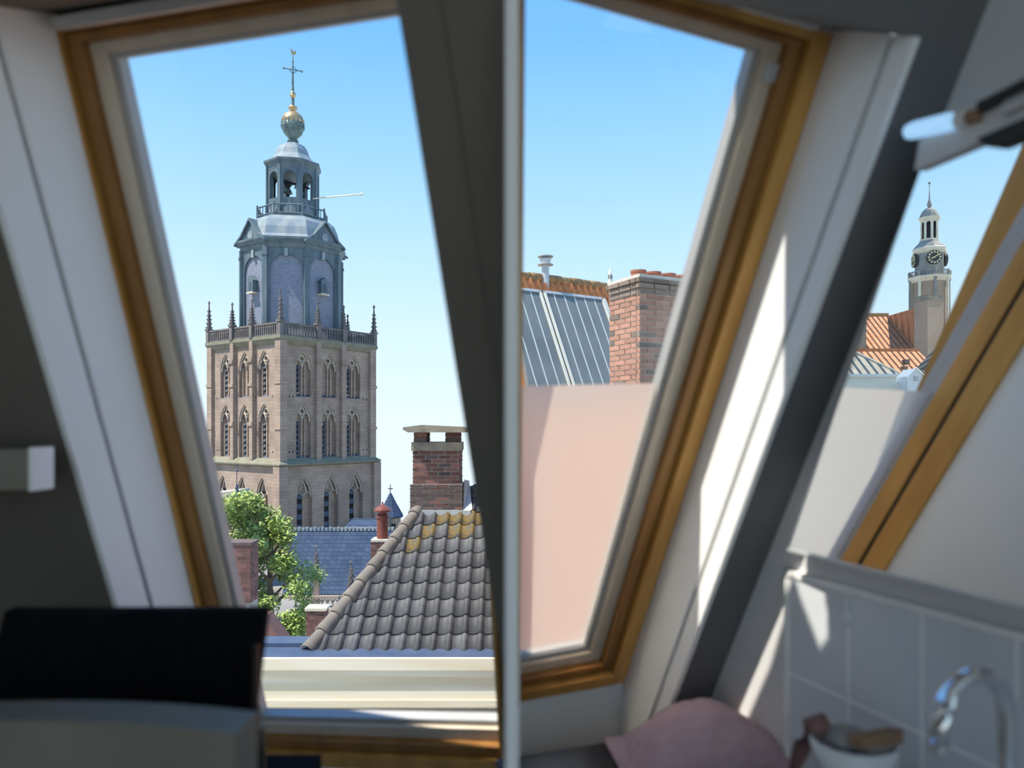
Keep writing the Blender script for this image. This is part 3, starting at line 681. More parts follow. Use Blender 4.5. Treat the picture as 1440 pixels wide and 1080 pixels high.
def tracery(w, sp, ap, kind):
    s = MB(); r_ = .065
    if kind == 'net':
        for sx_ in (-1, 1):
            P = arch_pts(w / 2, sp + .1, sp + .95); s.tube([(sx_ * w / 2 + x, 0, z) for x, z in P], r_, 4)
            s.tube([(sx_ * w * .5, 0, sp + .95), (sx_ * w * .22, 0, sp + 1.3), (0, 0, ap - .25)], r_, 4)
        s.tube([(.28 * math.cos(R(a)), 0, sp + 1.05 + .28 * math.sin(R(a))) for a in range(0, 360, 45)], r_, 4, True)
    else:
        s.tube([(-w, 0, sp + .3), (-w * .45, 0, sp + .55), (0, 0, sp + .1), (w * .45, 0, sp + .55), (w, 0, sp + .3)], r_, 4)
        s.tube([(-w * .45, 0, sp + .55), (-w * .2, 0, sp + 1.2), (0, 0, ap - .3)], r_, 4); s.tube([(w * .45, 0, sp + .55), (w * .2, 0, sp + 1.2), (0, 0, ap - .3)], r_, 4)
    P = arch_pts(w - .06, sp, ap - .07); s.tube([(x, -.1, z) for x, z in P], .085, 4)
    return s
tr_u = tracery(.95, 18.9, 20.75, 'net').mesh('tracery', stone_l); tr_l = tracery(.95, 13.6, 15.4, 'net').mesh('tracery', stone_l); tr_t = tracery(.95, 6.0, 8.0, 'y').mesh('tracery', stone_l)
def louvre(h, w, k):
    s = MB().box(-w, w, .0, .06, 0, h); return s
def slats(h, w, k):
    s = MB()
    for i in range(k):
        z = h * (i + .35) / k; s.add([(-w, -.14, z), (w, -.14, z), (w, .03, z + h / k * .55), (-w, .03, z + h / k * .55), (-w, -.10, z - .05), (w, -.10, z - .05)], [(0, 1, 2, 3), (0, 4, 5, 1)])
    return s
lv = {h: (louvre(h, w, 5).mesh('louvre_opening', dark), slats(h, w, k).mesh('louvre', louvre_m)) for h, w, k in ((2.7, .17, 5), (3.3, .17, 6), (4.2, .33, 4))}
mull = MB().box(-.08, .08, -.10, .1, 0, 1).mesh('mullion', stone)
sill = MB().add([(-.95, -.5, 0), (.95, -.5, 0), (.95, 0, .55), (-.95, 0, .55)], [(0, 1, 2, 3)]).mesh('sloping_sill', louvre_m)
pil = MB().box(-.27, .27, -.42, 0, 0, 12.4).merge(MB().box(-.34, .34, -.55, 0, 3.6, 3.95)).merge(MB().box(-.34, .34, -.52, 0, 7.6, 7.9)).merge(MB().box(-.36, .36, -.56, 0, 10.0, 10.4)).mesh('pilaster', stone)
corn = MB().box(-.42, .42, -.42, .42, 0, 12.5).merge(MB().box(-.5, .5, -.5, .5, 3.4, 3.7)).merge(MB().box(-.5, .5, -.5, .5, 7.9, 8.2)).mesh('corner_pier', stone)
corn2 = MB().box(-.5, .5, -.5, .5, 0, 9.2).mesh('corner_pier', stone)
def pinn(h):
    s = MB().box(-.24, .24, -.24, .24, 0, 1.5); s.box(-.32, .32, -.32, .32, 1.45, 1.65)
    s.lathe([(.26, 1.65), (.06, h - .35)], 4, R(45)); s.cbox((0, 0, h - .2), (.11, .11, .5)); s.cbox((0, 0, h - .16), (.34, .12, .1))
    for k in range(5):
        z = 1.8 + (h - 2.4) * k / 5; r_ = .25 * (1 - k / 6.5)
        for a in range(4):
            g = R(45 + 90 * a); s.cbox((r_ * math.cos(g), r_ * math.sin(g), z), (.16, .16, .13))
    return s.mesh('pinnacle', stone_d)
pn, pn2 = pinn(3.9), pinn(4.6)
def balus():
    s = MB().box(-6.2, 6.2, -.13, .13, 1.12, 1.3).box(-6.2, 6.2, -.13, .13, 0, .16)
    for i in range(36):
        x = -6.05 + i * 12.1 / 35; s.box(x - .06, x + .06, -.09, .09, .16, 1.12)
        s.box(x - .12, x + .12, -.08, .08, .86, 1.0)
    return s.mesh('balustrade', stone_d)
bal = balus()
for k in range(4):
    put('wall_face', m1, ct_, rot[k]); put('wall_face', m2, ct_, rot[k])
    if k not in (0, 3): continue                   # the two faces that look at the attic carry the carving
    for (x, w_, si, sp, ap), trm, lh, lz, lx in [(o, tr_u, 2.7, 16.6, -.42) for o in ops_u] + [(o, tr_l, 3.3, 10.3, -.42) for o in ops_l] + [(o, tr_t, 4.2, 2.4, -.36) for o in ops_t]:
        hh = HC if si < 5 else HB
        put('tracery', trm, ct_, rot[k] @ T(x, -hh + .24, 0))
        if not (si > 15 and x == 0):
            put('louvre_opening', lv[lh][0], ct_, rot[k] @ T(x + lx, -hh + .42, lz)); put('louvre', lv[lh][1], ct_, rot[k] @ T(x + lx, -hh + .42, lz))
        for mx_ in ((-.75, 0, .42) if si > 5 else (.05,)):
            put('mullion', mull, ct_, rot[k] @ Matrix.Translation((x + mx_, -hh + .40, si)) @ Matrix.Diagonal((1, 1, sp - si + .3, 1)))
        put('sloping_sill', sill, ct_, rot[k] @ T(x, -hh + .5, si - .25))
    for x in (-1.65, 1.65): put('pilaster', pil, ct_, rot[k] @ T(x, -HB, 9.6))
for k in range(4):
    for x in (-1.7, 1.7): put('pinnacle', pn, ct_, rot[k] @ T(x, -HB - .28, 22.0))
    put('corner_pier', corn, ct_, rot[k] @ T(-HB + .1, -HB + .1, 9.4)); put('corner_pier', corn2, ct_, rot[k] @ T(-HC + .1, -HC + .1, 0))
    put('pinnacle', pn2, ct_, rot[k] @ T(-HB - .15, -HB - .15, 21.9)); put('balustrade', bal, ct_, rot[k] @ T(0, -HB - .2, 22.05))
MB().lathe([((HC + .1) * 1.4142, 9.1), ((HC + .42) * 1.4142, 9.3), ((HC + .42) * 1.4142, 9.42), (HB * 1.4142, 9.95)], 4, R(45)).build('string_course', moss, ct_)
MB().lathe([(HB * 1.4142, 21.2), ((HB + .15) * 1.4142, 21.3), ((HB + .45) * 1.4142, 21.75), ((HB + .45) * 1.4142, 22.05)], 4, R(45)).build('cornice', moss, ct_)
ph = MB()
for k in range(2):
    for (x, z) in [(x, z) for z in (16.0, 10.5) for x in (-5.0, -4.55, -1.9, -1.4, 1.4, 1.95, 4.7, 5.2)]:
        ph.merge(MB().box(x - .07, x + .07, -HB - .01, -HB + .1, z, z + .18), rot[(0, 3)[k]])
tag(ph.build('putlog_hole', dark, ct_), kind='stuff')
# octagonal slate stage
RO = 5.35
def octo(parent, RR, z0, z1, op, m, dep, nm, faces=range(8)):
    ap_ = RR * math.cos(R(22.5)); hw = RR * math.sin(R(22.5))
    me = arch_wall(-hw, hw, z0, z1, [op], -ap_, dep, rnd=True).mesh(nm, m)
    for k in faces: put(nm, me, parent, Matrix.Rotation(R(45 * k), 4, 'Z'))
    return ap_, hw
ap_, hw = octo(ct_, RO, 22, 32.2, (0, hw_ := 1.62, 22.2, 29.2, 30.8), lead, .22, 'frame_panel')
fillm = MB().box(-1.7, 1.7, -ap_ + .2, -ap_ + .3, 22, 31).mesh('slate_panel', slate)
pilm = MB().box(-.26, .26, -.24, .1, 22, 31.6).merge(MB().box(-.34, .34, -.3, .1, 30.6, 30.9)).mesh('corner_strip', lead)
keym = MB().box(-.18, .18, -.16, .1, 30.6, 31.4).mesh('keystone', lead_l)
for k in range(8):
    put('slate_panel', fillm, ct_, Matrix.Rotation(R(45 * k), 4, 'Z')); put('keystone', keym, ct_, Matrix.Rotation(R(45 * k), 4, 'Z') @ T(0, -ap_, 0))
    put('corner_strip', pilm, ct_, Matrix.Rotation(R(45 * k + 22.5), 4, 'Z') @ T(0, -RO + .02, 0))
dorm = MB().slab_xz([(-.42, 0), (.42, 0), (.42, 1.25), (.58, 1.2), (0, 1.75), (-.58, 1.2), (-.42, 1.25)], -.5, .2).mesh('dormer', lead)
dorw = MB().box(-.2, .2, -.53, -.45, .2, 1.05).mesh('dormer_window', louvre_m)
dors = MB().box(-.55, .55, -.6, .1, -.14, 0).mesh('dormer_sill', cream_st)
ped = MB().slab_xz([(-2.45, 0), (2.45, 0), (2.45, .25), (1.5, .75), (0, 2.35), (-1.5, .75), (-2.45, .25)], -.35, 1.7).mesh('pediment', lead)
rim = MB()
PP = [(-2.6, .12), (-2.3, .3), (-1.5, .85), (0, 2.5), (1.5, .85), (2.3, .3), (2.6, .12)]
for (a, za), (b, zb_) in zip(PP, PP[1:]):
    rim.add([(a, -.6, za), (b, -.6, zb_), (b, -.6, zb_ + .24), (a, -.6, za + .24), (a, 1.9, za), (b, 1.9, zb_), (b, 1.9, zb_ + .24), (a, 1.9, za + .24)], [(0, 1, 2, 3), (3, 2, 6, 7), (0, 4, 5, 1), (4, 7, 6, 5), (0, 3, 7, 4), (1, 5, 6, 2)])
rim = rim.mesh('pediment_moulding', lead)
rose = MB().lathe([(.42, -.05), (.42, .05)], 8).mesh('pediment_light', lead_l)
for k in range(4):
    Q = Matrix.Rotation(R(90 * k), 4, 'Z') @ T(0, -ap_, 0)
    put('dormer', dorm, ct_, Q @ T(0, .1, 27.0)); put('dormer_window', dorw, ct_, Q @ T(0, .1, 27.0)); put('dormer_sill', dors, ct_, Q @ T(0, .1, 27.0))
    put('pediment', ped, ct_, Q @ T(0, 0, 31.9)); put('pediment_moulding', rim, ct_, Q @ T(0, 0, 31.9)); put('pediment_light', rose, ct_, Q @ T(0, -.36, 32.9) @ Matrix.Rotation(R(90), 4, 'X'))
O8 = R(22.5)
MB().lathe([(RO - .1, 31.3), (RO + .1, 31.5), (RO + .2, 31.9), (RO + .62, 32.3), (RO + .62, 32.5), (RO + .3, 32.6)], 8, O8).build('octagon_cornice', lead, ct_)
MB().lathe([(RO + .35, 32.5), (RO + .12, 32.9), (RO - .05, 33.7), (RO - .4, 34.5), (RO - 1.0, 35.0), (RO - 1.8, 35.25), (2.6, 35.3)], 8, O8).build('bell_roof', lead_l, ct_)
RL = 3.75
MB().lathe([(RL, 35.0), (RL + .15, 35.05), (RL + .15, 35.25), (RL, 35.3)], 8, O8).build('gallery_floor', lead, ct_)
rl = MB()
for k in range(8):
    a0, a1 = O8 + R(45 * k), O8 + R(45 * k + 45); p0 = Vector((RL * math.cos(a0), RL * math.sin(a0), 0)); p1 = Vector((RL * math.cos(a1), RL * math.sin(a1), 0))
    for z in (35.45, 36.35): rl.tube([p0 + Vector((0, 0, z)), p1 + Vector((0, 0, z))], .09, 4)
    rl.tube([p0 + Vector((0, 0, 35.2)), p0 + Vector((0, 0, 36.6))], .13, 4)
    for t in range(1, 6): pp = p0.lerp(p1, t / 6); rl.tube([pp + Vector((0, 0, 35.4)), pp + Vector((0, 0, 36.3))], .06, 4)
rl.build('gallery_railing', lead, ct_)
RN = 2.72
al, hl_ = octo(ct_, RN, 35.2, 40.9, (0, .66, 37.4, 39.6, 40.26), lead, .4, 'lantern_panel')
cpm = MB().box(-.16, .16, -.14, .1, 35.2, 40.9).mesh('lantern_post', lead)
hood = MB().slab_xz([(-.6, 0), (.6, 0), (.6, .5), (0, 1.0), (-.6, .5)], -.12, .1).mesh('lantern_hatch', lead_l)
for k in range(8):
    put('lantern_post', cpm, ct_, Matrix.Rotation(R(45 * k + 22.5), 4, 'Z') @ T(0, -RN, 0)); put('lantern_hatch', hood, ct_, Matrix.Rotation(R(45 * k), 4, 'Z') @ T(0, -al, 35.7))
bells = MB()
for x, y, z, r_ in ((-.9, .2, 38.4, .45), (.7, -.4, 38.5, .4), (.2, .9, 38.7, .38), (-.1, -.8, 38.9, .3)): bells.lathe([(r_, z), (r_ * .75, z + r_ * .5), (r_ * .5, z + r_ * 1.2), (.05, z + r_ * 1.4)], 10, 0, (x, y, 0))
bells.build('carillon_bells', patina, ct_); MB().box(-2.2, 2.2, -.1, .1, 39.5, 39.7).build('bell_beam', dark, ct_)
MB().lathe([(RN - .05, 40.3), (RN + .05, 40.6), (RN + .1, 40.9), (RN + .4, 41.3), (RN + .4, 41.5), (RN, 41.6)], 8, O8).build('lantern_cornice', lead, ct_)
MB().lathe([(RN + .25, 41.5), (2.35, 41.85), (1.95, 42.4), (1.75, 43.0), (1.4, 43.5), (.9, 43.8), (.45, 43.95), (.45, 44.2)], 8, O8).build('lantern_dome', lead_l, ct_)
MB().lathe([(.6, 44.1), (.6, 44.25), (.4, 44.35), (.55, 44.6), (.95, 45.0), (1.2, 45.6), (1.25, 46.1)], 16).build('ball_base', patina, ct_, smooth=True)
MB().lathe([(1.255, 46.1), (1.2, 46.5), (1.0, 46.95), (.6, 47.3), (.3, 47.4), (.25, 47.6), (.5, 47.75), (.45, 47.95), (.2, 48.1)], 16).build('gilt_ball', gold, ct_, smooth=True)
pet = MB().slab_xz([(-.36, 0), (.36, 0), (.38, .55), (.2, .85), (0, .95), (-.2, .85), (-.38, .55)], -.05, .02).mesh('petal', patina)
for k in range(8): put('petal', pet, ct_, Matrix.Rotation(R(45 * k), 4, 'Z') @ T(0, -1.19, 45.65) @ Matrix.Rotation(R(-4), 4, 'X'))
MB().lathe([(.18, 48.1), (.14, 49.0), (.26, 49.1), (.3, 49.4), (.14, 49.6), (.12, 50.2), (.06, 53.0), (.03, 53.7)], 8).build('spire_rod', patina, ct_)
MB().lathe([(.2, 48.9), (.32, 49.2), (.2, 49.6)], 10).build('gilt_knob', gold, ct_)
cr = MB().tube([(-.9, 0, 52.0), (.9, 0, 52.0)], .06, 5)
for x, z in ((-.95, 52.0), (.95, 52.0), (0, 52.9)): cr.lathe([(.05, -.14), (.14, 0), (.05, .14)], 8, 0, (x, 0, z))
for s_ in (-1, 1): cr.tube([(s_ * .45, 0, 52.0), (0, 0, 52.45)], .04, 4); cr.tube([(s_ * .45, 0, 52.0), (0, 0, 51.55)], .04, 4)
cr.build('cross', patina, ct_, M=Matrix.Rotation(R(-30), 4, 'Z'))
MB().slab_xz([(-.05, 53.6), (.35, 53.75), (.3, 54.2), (.1, 53.95), (-.25, 54.3), (-.2, 53.9)], -.03, .03).build('weathercock', gold, ct_, M=Matrix.Rotation(R(-30), 4, 'Z'))
fp0 = at(440, 279.5, 80); fp1 = at(509, 273, 80)
iv = Matrix.Rotation(-TR, 4, 'Z') @ Matrix.Translation((-TX, -TY, -GROUND))
pole = MB().tube([iv @ fp0, iv @ fp1], .075, 5); pole.lathe([(.05, -.16), (.18, 0), (.05, .16)], 8, 0, tuple(iv @ fp1)); pole.build('flag_pole', cream_st, ct_)

# ------------------------------------------------------------------ church parts below the tower
nd = 58.0; nb = at(470, 843, nd); nu = nd / F
nv = thing('church_nave', 'blue slate church roof below the stone tower', 'church', (nb.x, nd, GROUND))
zN = lambda y: at(0, y, nd).z - GROUND
x0, x1 = (395 - 470) * nu, (545 - 470) * nu
MB().add([(x0, 0, zN(846)), (x1, 0, zN(846)), (x1, 3.4, zN(757) + .25), (x0, 3.4, zN(757) + .25)], [(0, 1, 2, 3)]).build('roof_slope', slate_b, nv)
MB().add([(x0, 6.8, zN(846)), (x1, 6.8, zN(846)), (x1, 3.4, zN(757) + .25), (x0, 3.4, zN(757) + .25)], [(0, 1, 2, 3)]).build('roof_slope', slate_b, nv)
MB().box(x0, x1, .1, 6.7, 0, zN(846)).build('wall', stone, nv)
rg_ = MB()
for i in range(26): x = lerp(x0, x1, (i + .5) / 26); rg_.box(x - .11, x + .11, 3.25, 3.55, zN(757) + .12, zN(757) + (.42 if i % 2 else .36))
rg_.build('ridge_tiles', lead_l, nv)
def spiky(px, py0, py1, d, name, label):
    b0 = at(px, py1, d); u_ = d / F; H = (py1 - py0) * u_
    t = thing(name, label, 'pinnacle', tuple(b0), 0, 'crocketed pinnacles before the slate roof')
    s = MB().lathe([(3.6*u_, 0), (3.2*u_, H * .3), (1.0*u_, H * .92), (.5*u_, H)], 4, R(45))
    for k in range(7):
        z = H * (.1 + .11 * k); r_ = 4.6 * u_ * (1 - k / 9)
        for a in range(4):
            g = R(45 * (k % 2) + 90 * a); s.cbox((r_ * math.cos(g), r_ * math.sin(g), z), (2.4*u_, 2.4*u_, 3*u_))
    s.build('spire', stone_d, t); MB().lathe([(1.8*u_, H), (2.2*u_, H + 1.5*u_), (.3*u_, H + 4*u_)], 6).build('finial', stone_d, t)
    MB().box(-4*u_, 4*u_, -4*u_, 4*u_, -(b0.z - GROUND), 0).build('buttress', stone, t)
spiky(445, 770, 812, 54, 'stone_pinnacle', 'dark crocketed pinnacle against the slate roof beside the tree')
spiky(494, 792, 828, 54, 'stone_pinnacle', 'dark crocketed pinnacle against the slate roof beside the hip tiles')
gd = 50.0; g0 = at(447, 872, gd); gu = gd / F
gl = thing('stone_parapet', 'pale tracery parapet at the foot of the slate roof', 'parapet', (g0.x, gd, GROUND))
zG = lambda y: at(0, y, gd).z - GROUND
MB().box(-3, 60*gu, 0, .3, 0, zG(868)).build('wall', louvre_m, gl)
MB().box(-3, 60*gu, 0, .3, zG(842), zG(839)).build('top_rail', stone, gl)
for i in range(11):
    x = -1 + i * .36
    MB().tube([(x + p, .1, z) for p, z in arch_pts(.18, zG(852), zG(843), 3)], .045, 4).build('tracery_arch', stone, gl)
    MB().box(x - .2, x - .15, .05, .2, zG(868), zG(842)).build('post', stone, gl)
pd = 26.0; p0 = at(444, 905, pd)
pr = thing('brick_pier', 'red brick pier with stone cap beside the tree', 'wall', (p0.x, pd, GROUND))
zP = lambda y: at(0, y, pd).z - GROUND; pu = pd / F
MB().box(-13*pu, 13*pu, 0, .5, 0, zP(858)).build('core', mortar, pr)
brick_faces(pr, -13*pu, 13*pu, 0, .5, zP(930), 18, (zP(859) - zP(930)) / 18, .22, brick_r, ('f', 'r'))
MB().box(-15*pu, 15*pu, -.05, .55, zP(859), zP(855)).build('cap', cream_st, pr)
ad_ = 66.5; a0 = at(510, 765, ad_); au = ad_ / F
an = thing('stone_annex', 'low stone annex with lead lean-to roof at the tower foot', 'building', (a0.x, ad_, GROUND))
zA = lambda y: at(0, y, ad_).z - GROUND
MB().box(-26*au, 30*au, 0, 3, 0, zA(742)).build('wall', stone, an)
MB().add([(-27*au, -.2, zA(743)), (31*au, -.2, zA(743)), (31*au, 3, zA(735)), (-24*au, 3, zA(735)), (-27*au, -.2, zA(744.5)), (31*au, -.2, zA(744.5))], [(0, 1, 2, 3), (0, 4, 5, 1)]).build('roof', slate_b, an)
for x in (-21, 3, 22): MB().box((x - 1)*au, (x + 1)*au, -.03, .1, zA(752), zA(747)).build('slit_window', dark, an)
sd_ = 71.5; s0 = at(549, 760, sd_); su = sd_ / F
st = thing('stair_turret', 'small stone stair turret with slate cone and cross', 'turret', (s0.x, sd_, GROUND))
zS = lambda y: at(0, y, sd_).z - GROUND
MB().lathe([(15*su, 0), (15*su, zS(726))], 8, O8).build('wall', stone, st)
MB().lathe([(18.5*su, zS(727)), (18*su, zS(724)), (9*su, zS(708)), (1.2*su, zS(693))], 8, O8).build('cone_roof', slate_b, st)
MB().box(-.5*su, .5*su, -.05, .05, zS(694), zS(681)).box(-3.2*su, 3.2*su, -.05, .05, zS(688), zS(686.5)).build('cross', stone_d, st)
for a in (-100, -60): MB().box(-.25, .25, -.1, .1, zS(752), zS(735)).build('window_slit', dark, st, M=Matrix.Rotation(R(a + 90), 4, 'Z') @ T(0, -15*su * .94, 0))
sp_d = 60.0; q0 = at(333, 716, sp_d); qu = sp_d / F
sc = thing('slate_cap_roof', 'pale roof with small blue slate spire left of the stone tower', 'roof', (q0.x, sp_d, GROUND))
zQ = lambda y: at(0, y, sp_d).z - GROUND
MB().lathe([(8*qu, zQ(713)), (.6*qu, zQ(680)), (.5*qu, zQ(652))], 4, R(20)).build('spire', slate_b, sc)
MB().lathe([(1.4*qu, zQ(664)), (1.8*qu, zQ(661)), (.8*qu, zQ(658))], 8).build('finial', stone_d, sc)
MB().slab_xz([(-60*qu, zQ(716)), (8*qu, zQ(716)), (-1*qu, zQ(690)), (-60*qu, zQ(697))], .3, 3).build('roof', stone_l, sc)
MB().box(-60*qu, 8*qu, .4, 3, 0, zQ(716)).build('wall', stone, sc)

# ------------------------------------------------------------------ right view: roof with solar collectors, chimney, flue
def facing_frame(psi, b0, phi):
    p, h = R(psi), R(phi)
    D = Vector((math.sin(p), math.cos(p), 0)); H = Vector((math.cos(p), -math.sin(p), 0)); Z = Vector((0, 0, 1))
    U = math.cos(h) * D + math.sin(h) * Z; N = -math.sin(h) * D + math.cos(h) * Z; O = D * b0 + Vector((0, 0, EYE))
    return Matrix(((H.x, U.x, N.x, O.x), (H.y, U.y, N.y, O.y), (H.z, U.z, N.z, O.z), (0, 0, 0, 1))), D, H
MS, DS, HS = facing_frame(-32.7, 8.0, 63)
iMS = MS.inverted()
def on_solar(px, py):
    o = iMS @ Vector((0, 0, EYE)); d = (iMS @ at(px, py, 1.0)) - o
    t = -o.z / d.z; p = o + d * t; return p.x, p.y
sr = thing('solar_roof_house', 'house roof with two glass solar collectors and orange ridge', 'house', (0, 0, 0)); sr.matrix_basis = MS
uR, vTop = on_solar(846, 421)
us = on_solar(761, 414)[0]; VB = -2.6
cut = lambda v: on_solar_v(719, v)                 # the roof ends at its party wall
def on_solar_v(px, v):
    lo_, hi_ = 0, 2400
    for _ in range(40):
        md = (lo_ + hi_) / 2
        if on_solar(px, md)[1] > v: lo_ = md
        else: hi_ = md
    return on_solar(px, lo_)[0]
uL = cut(vTop)
MB().slab([(cut(VB), VB), (uR + .5, VB), (uR + .5, vTop + .28), (cut(vTop + .28), vTop + .28)], -.12, -.05).build('roof_deck', or_tile, sr)
def panel(u0, u1, n=6):
    lf = lambda u, v: max(u, cut(v) + .005)
    pnl = MB().slab([(lf(u0, VB), VB), (u1, VB), (u1, vTop), (lf(u0, vTop), vTop)], -.05, .03).build('solar_panel', solar, sr)
    f = .04
    for a, b_ in ((u0, u0 + f), (u1 - f, u1)):
        if a > max(cut(VB), cut(vTop)): MB().slab([(a, VB), (b_, VB), (b_, vTop), (a, vTop)], .02, .05).build('frame_side', frame_l, pnl)
    MB().slab([(lf(u0, vTop), vTop - f), (u1, vTop - f), (u1, vTop), (lf(u0, vTop), vTop)], .02, .05).build('frame_top', zinc, pnl)
    for i in range(1, n):
        u = lerp(u0, u1, i / n)
        vs = [VB + (vTop - f - VB) * k / 60 for k in range(61)]; vs = [q_ for q_ in vs if lerp(lf(u0, VB), lf(u0, vTop), (q_ - VB) / (vTop - VB)) < u - .02]
        if len(vs) > 3: MB().slab([(u - .009, vs[0]), (u + .009, vs[0]), (u + .009, vs[-1]), (u - .009, vs[-1])], .029, .034).build('cell_line', solar_l, pnl)
pw = uR - us
panel(us + .02, uR); panel(us - pw, us - .02)
ot = pantile(.15, .30).mesh('roof_tile', or_tile, True); mt = barrel(.20, .075, .07).mesh('ridge_tile', moss_tile, True)
n_t = int((uR + .40 - uL) / .125)
for i in range(n_t):
    u = uL + i * .125 + .02
    put('roof_tile', ot, sr, Matrix.Translation((u, vTop + .02, -.01)))
    put('ridge_tile', mt, sr, Matrix.Translation((u + .2, vTop + .275, -.03 + random.uniform(-.01, .01))) @ Matrix.Rotation(R(90), 4, 'Z'))
for j in range(9):
    for i in range(3): put('roof_tile', ot, sr, Matrix.Translation((uR + .09 + i * .135, vTop - .25 - j * .26, -.02)))
MB().slab([(uR, VB), (uR + .06, VB), (uR + .06, vTop), (uR, vTop)], -.04, .03).build('edge_flashing', frame_l, sr)
back_v = (MS.to_3x3().inverted() @ Vector((.0, 2.2, 0))); fr = [Vector((cut(VB), VB, -.125)), Vector((uR + .48, VB, -.125)), Vector((uR + .48, vTop + .27, -.125)), Vector((cut(vTop + .27), vTop + .27, -.125))]
MB().add(fr + [p + back_v for p in fr], hexf).build('gable_body', brick_far2, sr)
lowp = MS @ Vector((uR, VB, 0)); bw = lowp.dot(DS)
wls = MB().slab([(uL + 1.2, bw + .2), (uR + .4, bw + .2), (uR + .4, bw + 3), (uL + 1.2, bw + 3)], GROUND, lowp.z)
wls.build('wall', wallpale, sr, M=MS.inverted() @ Matrix(((HS.x, DS.x, 0, 0), (HS.y, DS.y, 0, 0), (0, 0, 1, 0), (0, 0, 0, 1))))
# white flue
FD = (MS @ Vector((*on_solar(767, 412), 0))).y + .12; ff = at(767, 414, FD); fu = FD / F
vf = thing('metal_flue', 'pale grey metal flue with round rain cap on orange ridge', 'flue', (ff.x, ff.y, ff.z - .12))
Zv = lambda y: at(0, y, FD).z - ff.z + .12
MB().lathe([(5.2*fu, 0), (5.2*fu, Zv(372)), (6.5*fu, Zv(371.5)), (7.8*fu, Zv(366)), (7.8*fu, Zv(364))], 20).build('pipe', zinc, vf)
MB().lathe([(11.2*fu, Zv(373)), (11.2*fu, Zv(372))], 24).build('collar_plate', alu, vf); MB().lathe([(11.2*fu, Zv(361.6)), (11.2*fu, Zv(360.4)), (3*fu, Zv(359.6))], 24).build('rain_cap', alu, vf)
for a in range(4): g = R(45 + 90 * a); MB().tube([(7*fu * math.cos(g), 7*fu * math.sin(g), Zv(366)), (7*fu * math.cos(g), 7*fu * math.sin(g), Zv(361))], .006, 4).build('stay', alu, vf)
# salmon chimney
kd = 7.2; kc = at(900, 541, kd); ku = kd / F; KY = R(27)
sk = thing('salmon_chimney', 'salmon brick chimney with four terracotta pots', 'chimney', (kc.x, kd, kc.z - 1.2), KY)
Zc = lambda y: at(0, y, kd).z - kc.z + 1.2
LW_, LL = .72, .50                                # right face length, left face length
MB().box(0, LW_, 0, LL, -4, Zc(389)).build('core', mortar_l, sk)
ncs = 21; chh = (Zc(413) - Zc(545)) / 17.5
brick_faces(sk, 0, LW_, 0, LL, Zc(413) - 22 * chh, 22, chh, .185, brick_s, ('f', 'l'), joint=.010, proud=.010, alt=brick_g)
for c, (o_, m_) in enumerate(((.014, brick_g), (.030, brick_g), (.045, brick_g))):
    brick_faces(sk, -o_, LW_ + o_, -o_, LL, Zc(413) + c * chh, 1, chh, .185, m_, ('f', 'l'), joint=.010, proud=.010)
MB().box(-.008, LW_ + .008, -.008, LL, Zc(413), Zc(413) + 3 * chh).build('corbel', mortar_l, sk)
MB().box(-.02, LW_ + .02, -.02, LL + .02, Zc(413) + 3 * chh, Zc(413) + 3 * chh + .035).build('mortar_cap', mortar_l, sk)
zt_ = Zc(413) + 3 * chh + .03
for k in range(4):
    MB().lathe([(.072, 0), (.074, .05), (.08, .055), (.08, .075), (.06, .075), (.058, .0)], 20).build('chimney_pot', terra, sk, M=T(.10 + .185 * k, .16, zt_))
# far white spire
wd_ = 170.0; wp = at(858, 420, wd_); wu = wd_ / F
ws = thing('far_spire', 'tiny pale far-off spire between ridge tiles and chimney', 'spire', (wp.x, wd_, GROUND))
zW = lambda y: at(0, y, wd_).z - GROUND
MB().lathe([(4*wu, 0), (4*wu, zW(402)), (3*wu, zW(396)), (2.6*wu, zW(385))], 8).build('shaft', white_far, ws)
MB().lathe([(3*wu, zW(385)), (.4*wu, zW(377)), (.25*wu, zW(368))], 8).build('needle', white_far, ws)
for a in range(0, 360, 45): MB().box(-.07, .07, -.05, .1, zW(393), zW(387)).build('opening', dark, ws, M=Matrix.Rotation(R(a), 4, 'Z') @ T(0, -2.75*wu, 0))
# orange roof below the frosted pane
lo = thing('low_orange_roof', 'low orange pantile roof seen as warm colour through frosted glass', 'roof', at(860, 800, 9.0))
lo.location.z = GROUND; lo.location.x = .05
MB().add([(0, -4.6, 9.6), (6, -4.6, 9.6), (6, -2.2, 13.4), (0, -2.2, 13.4)], [(0, 1, 2, 3)]).build('slope', orange_far, lo)
MB().box(.02, 5.9, -4.4, -2.2, 0, 9.5).build('wall', brick_far, lo)

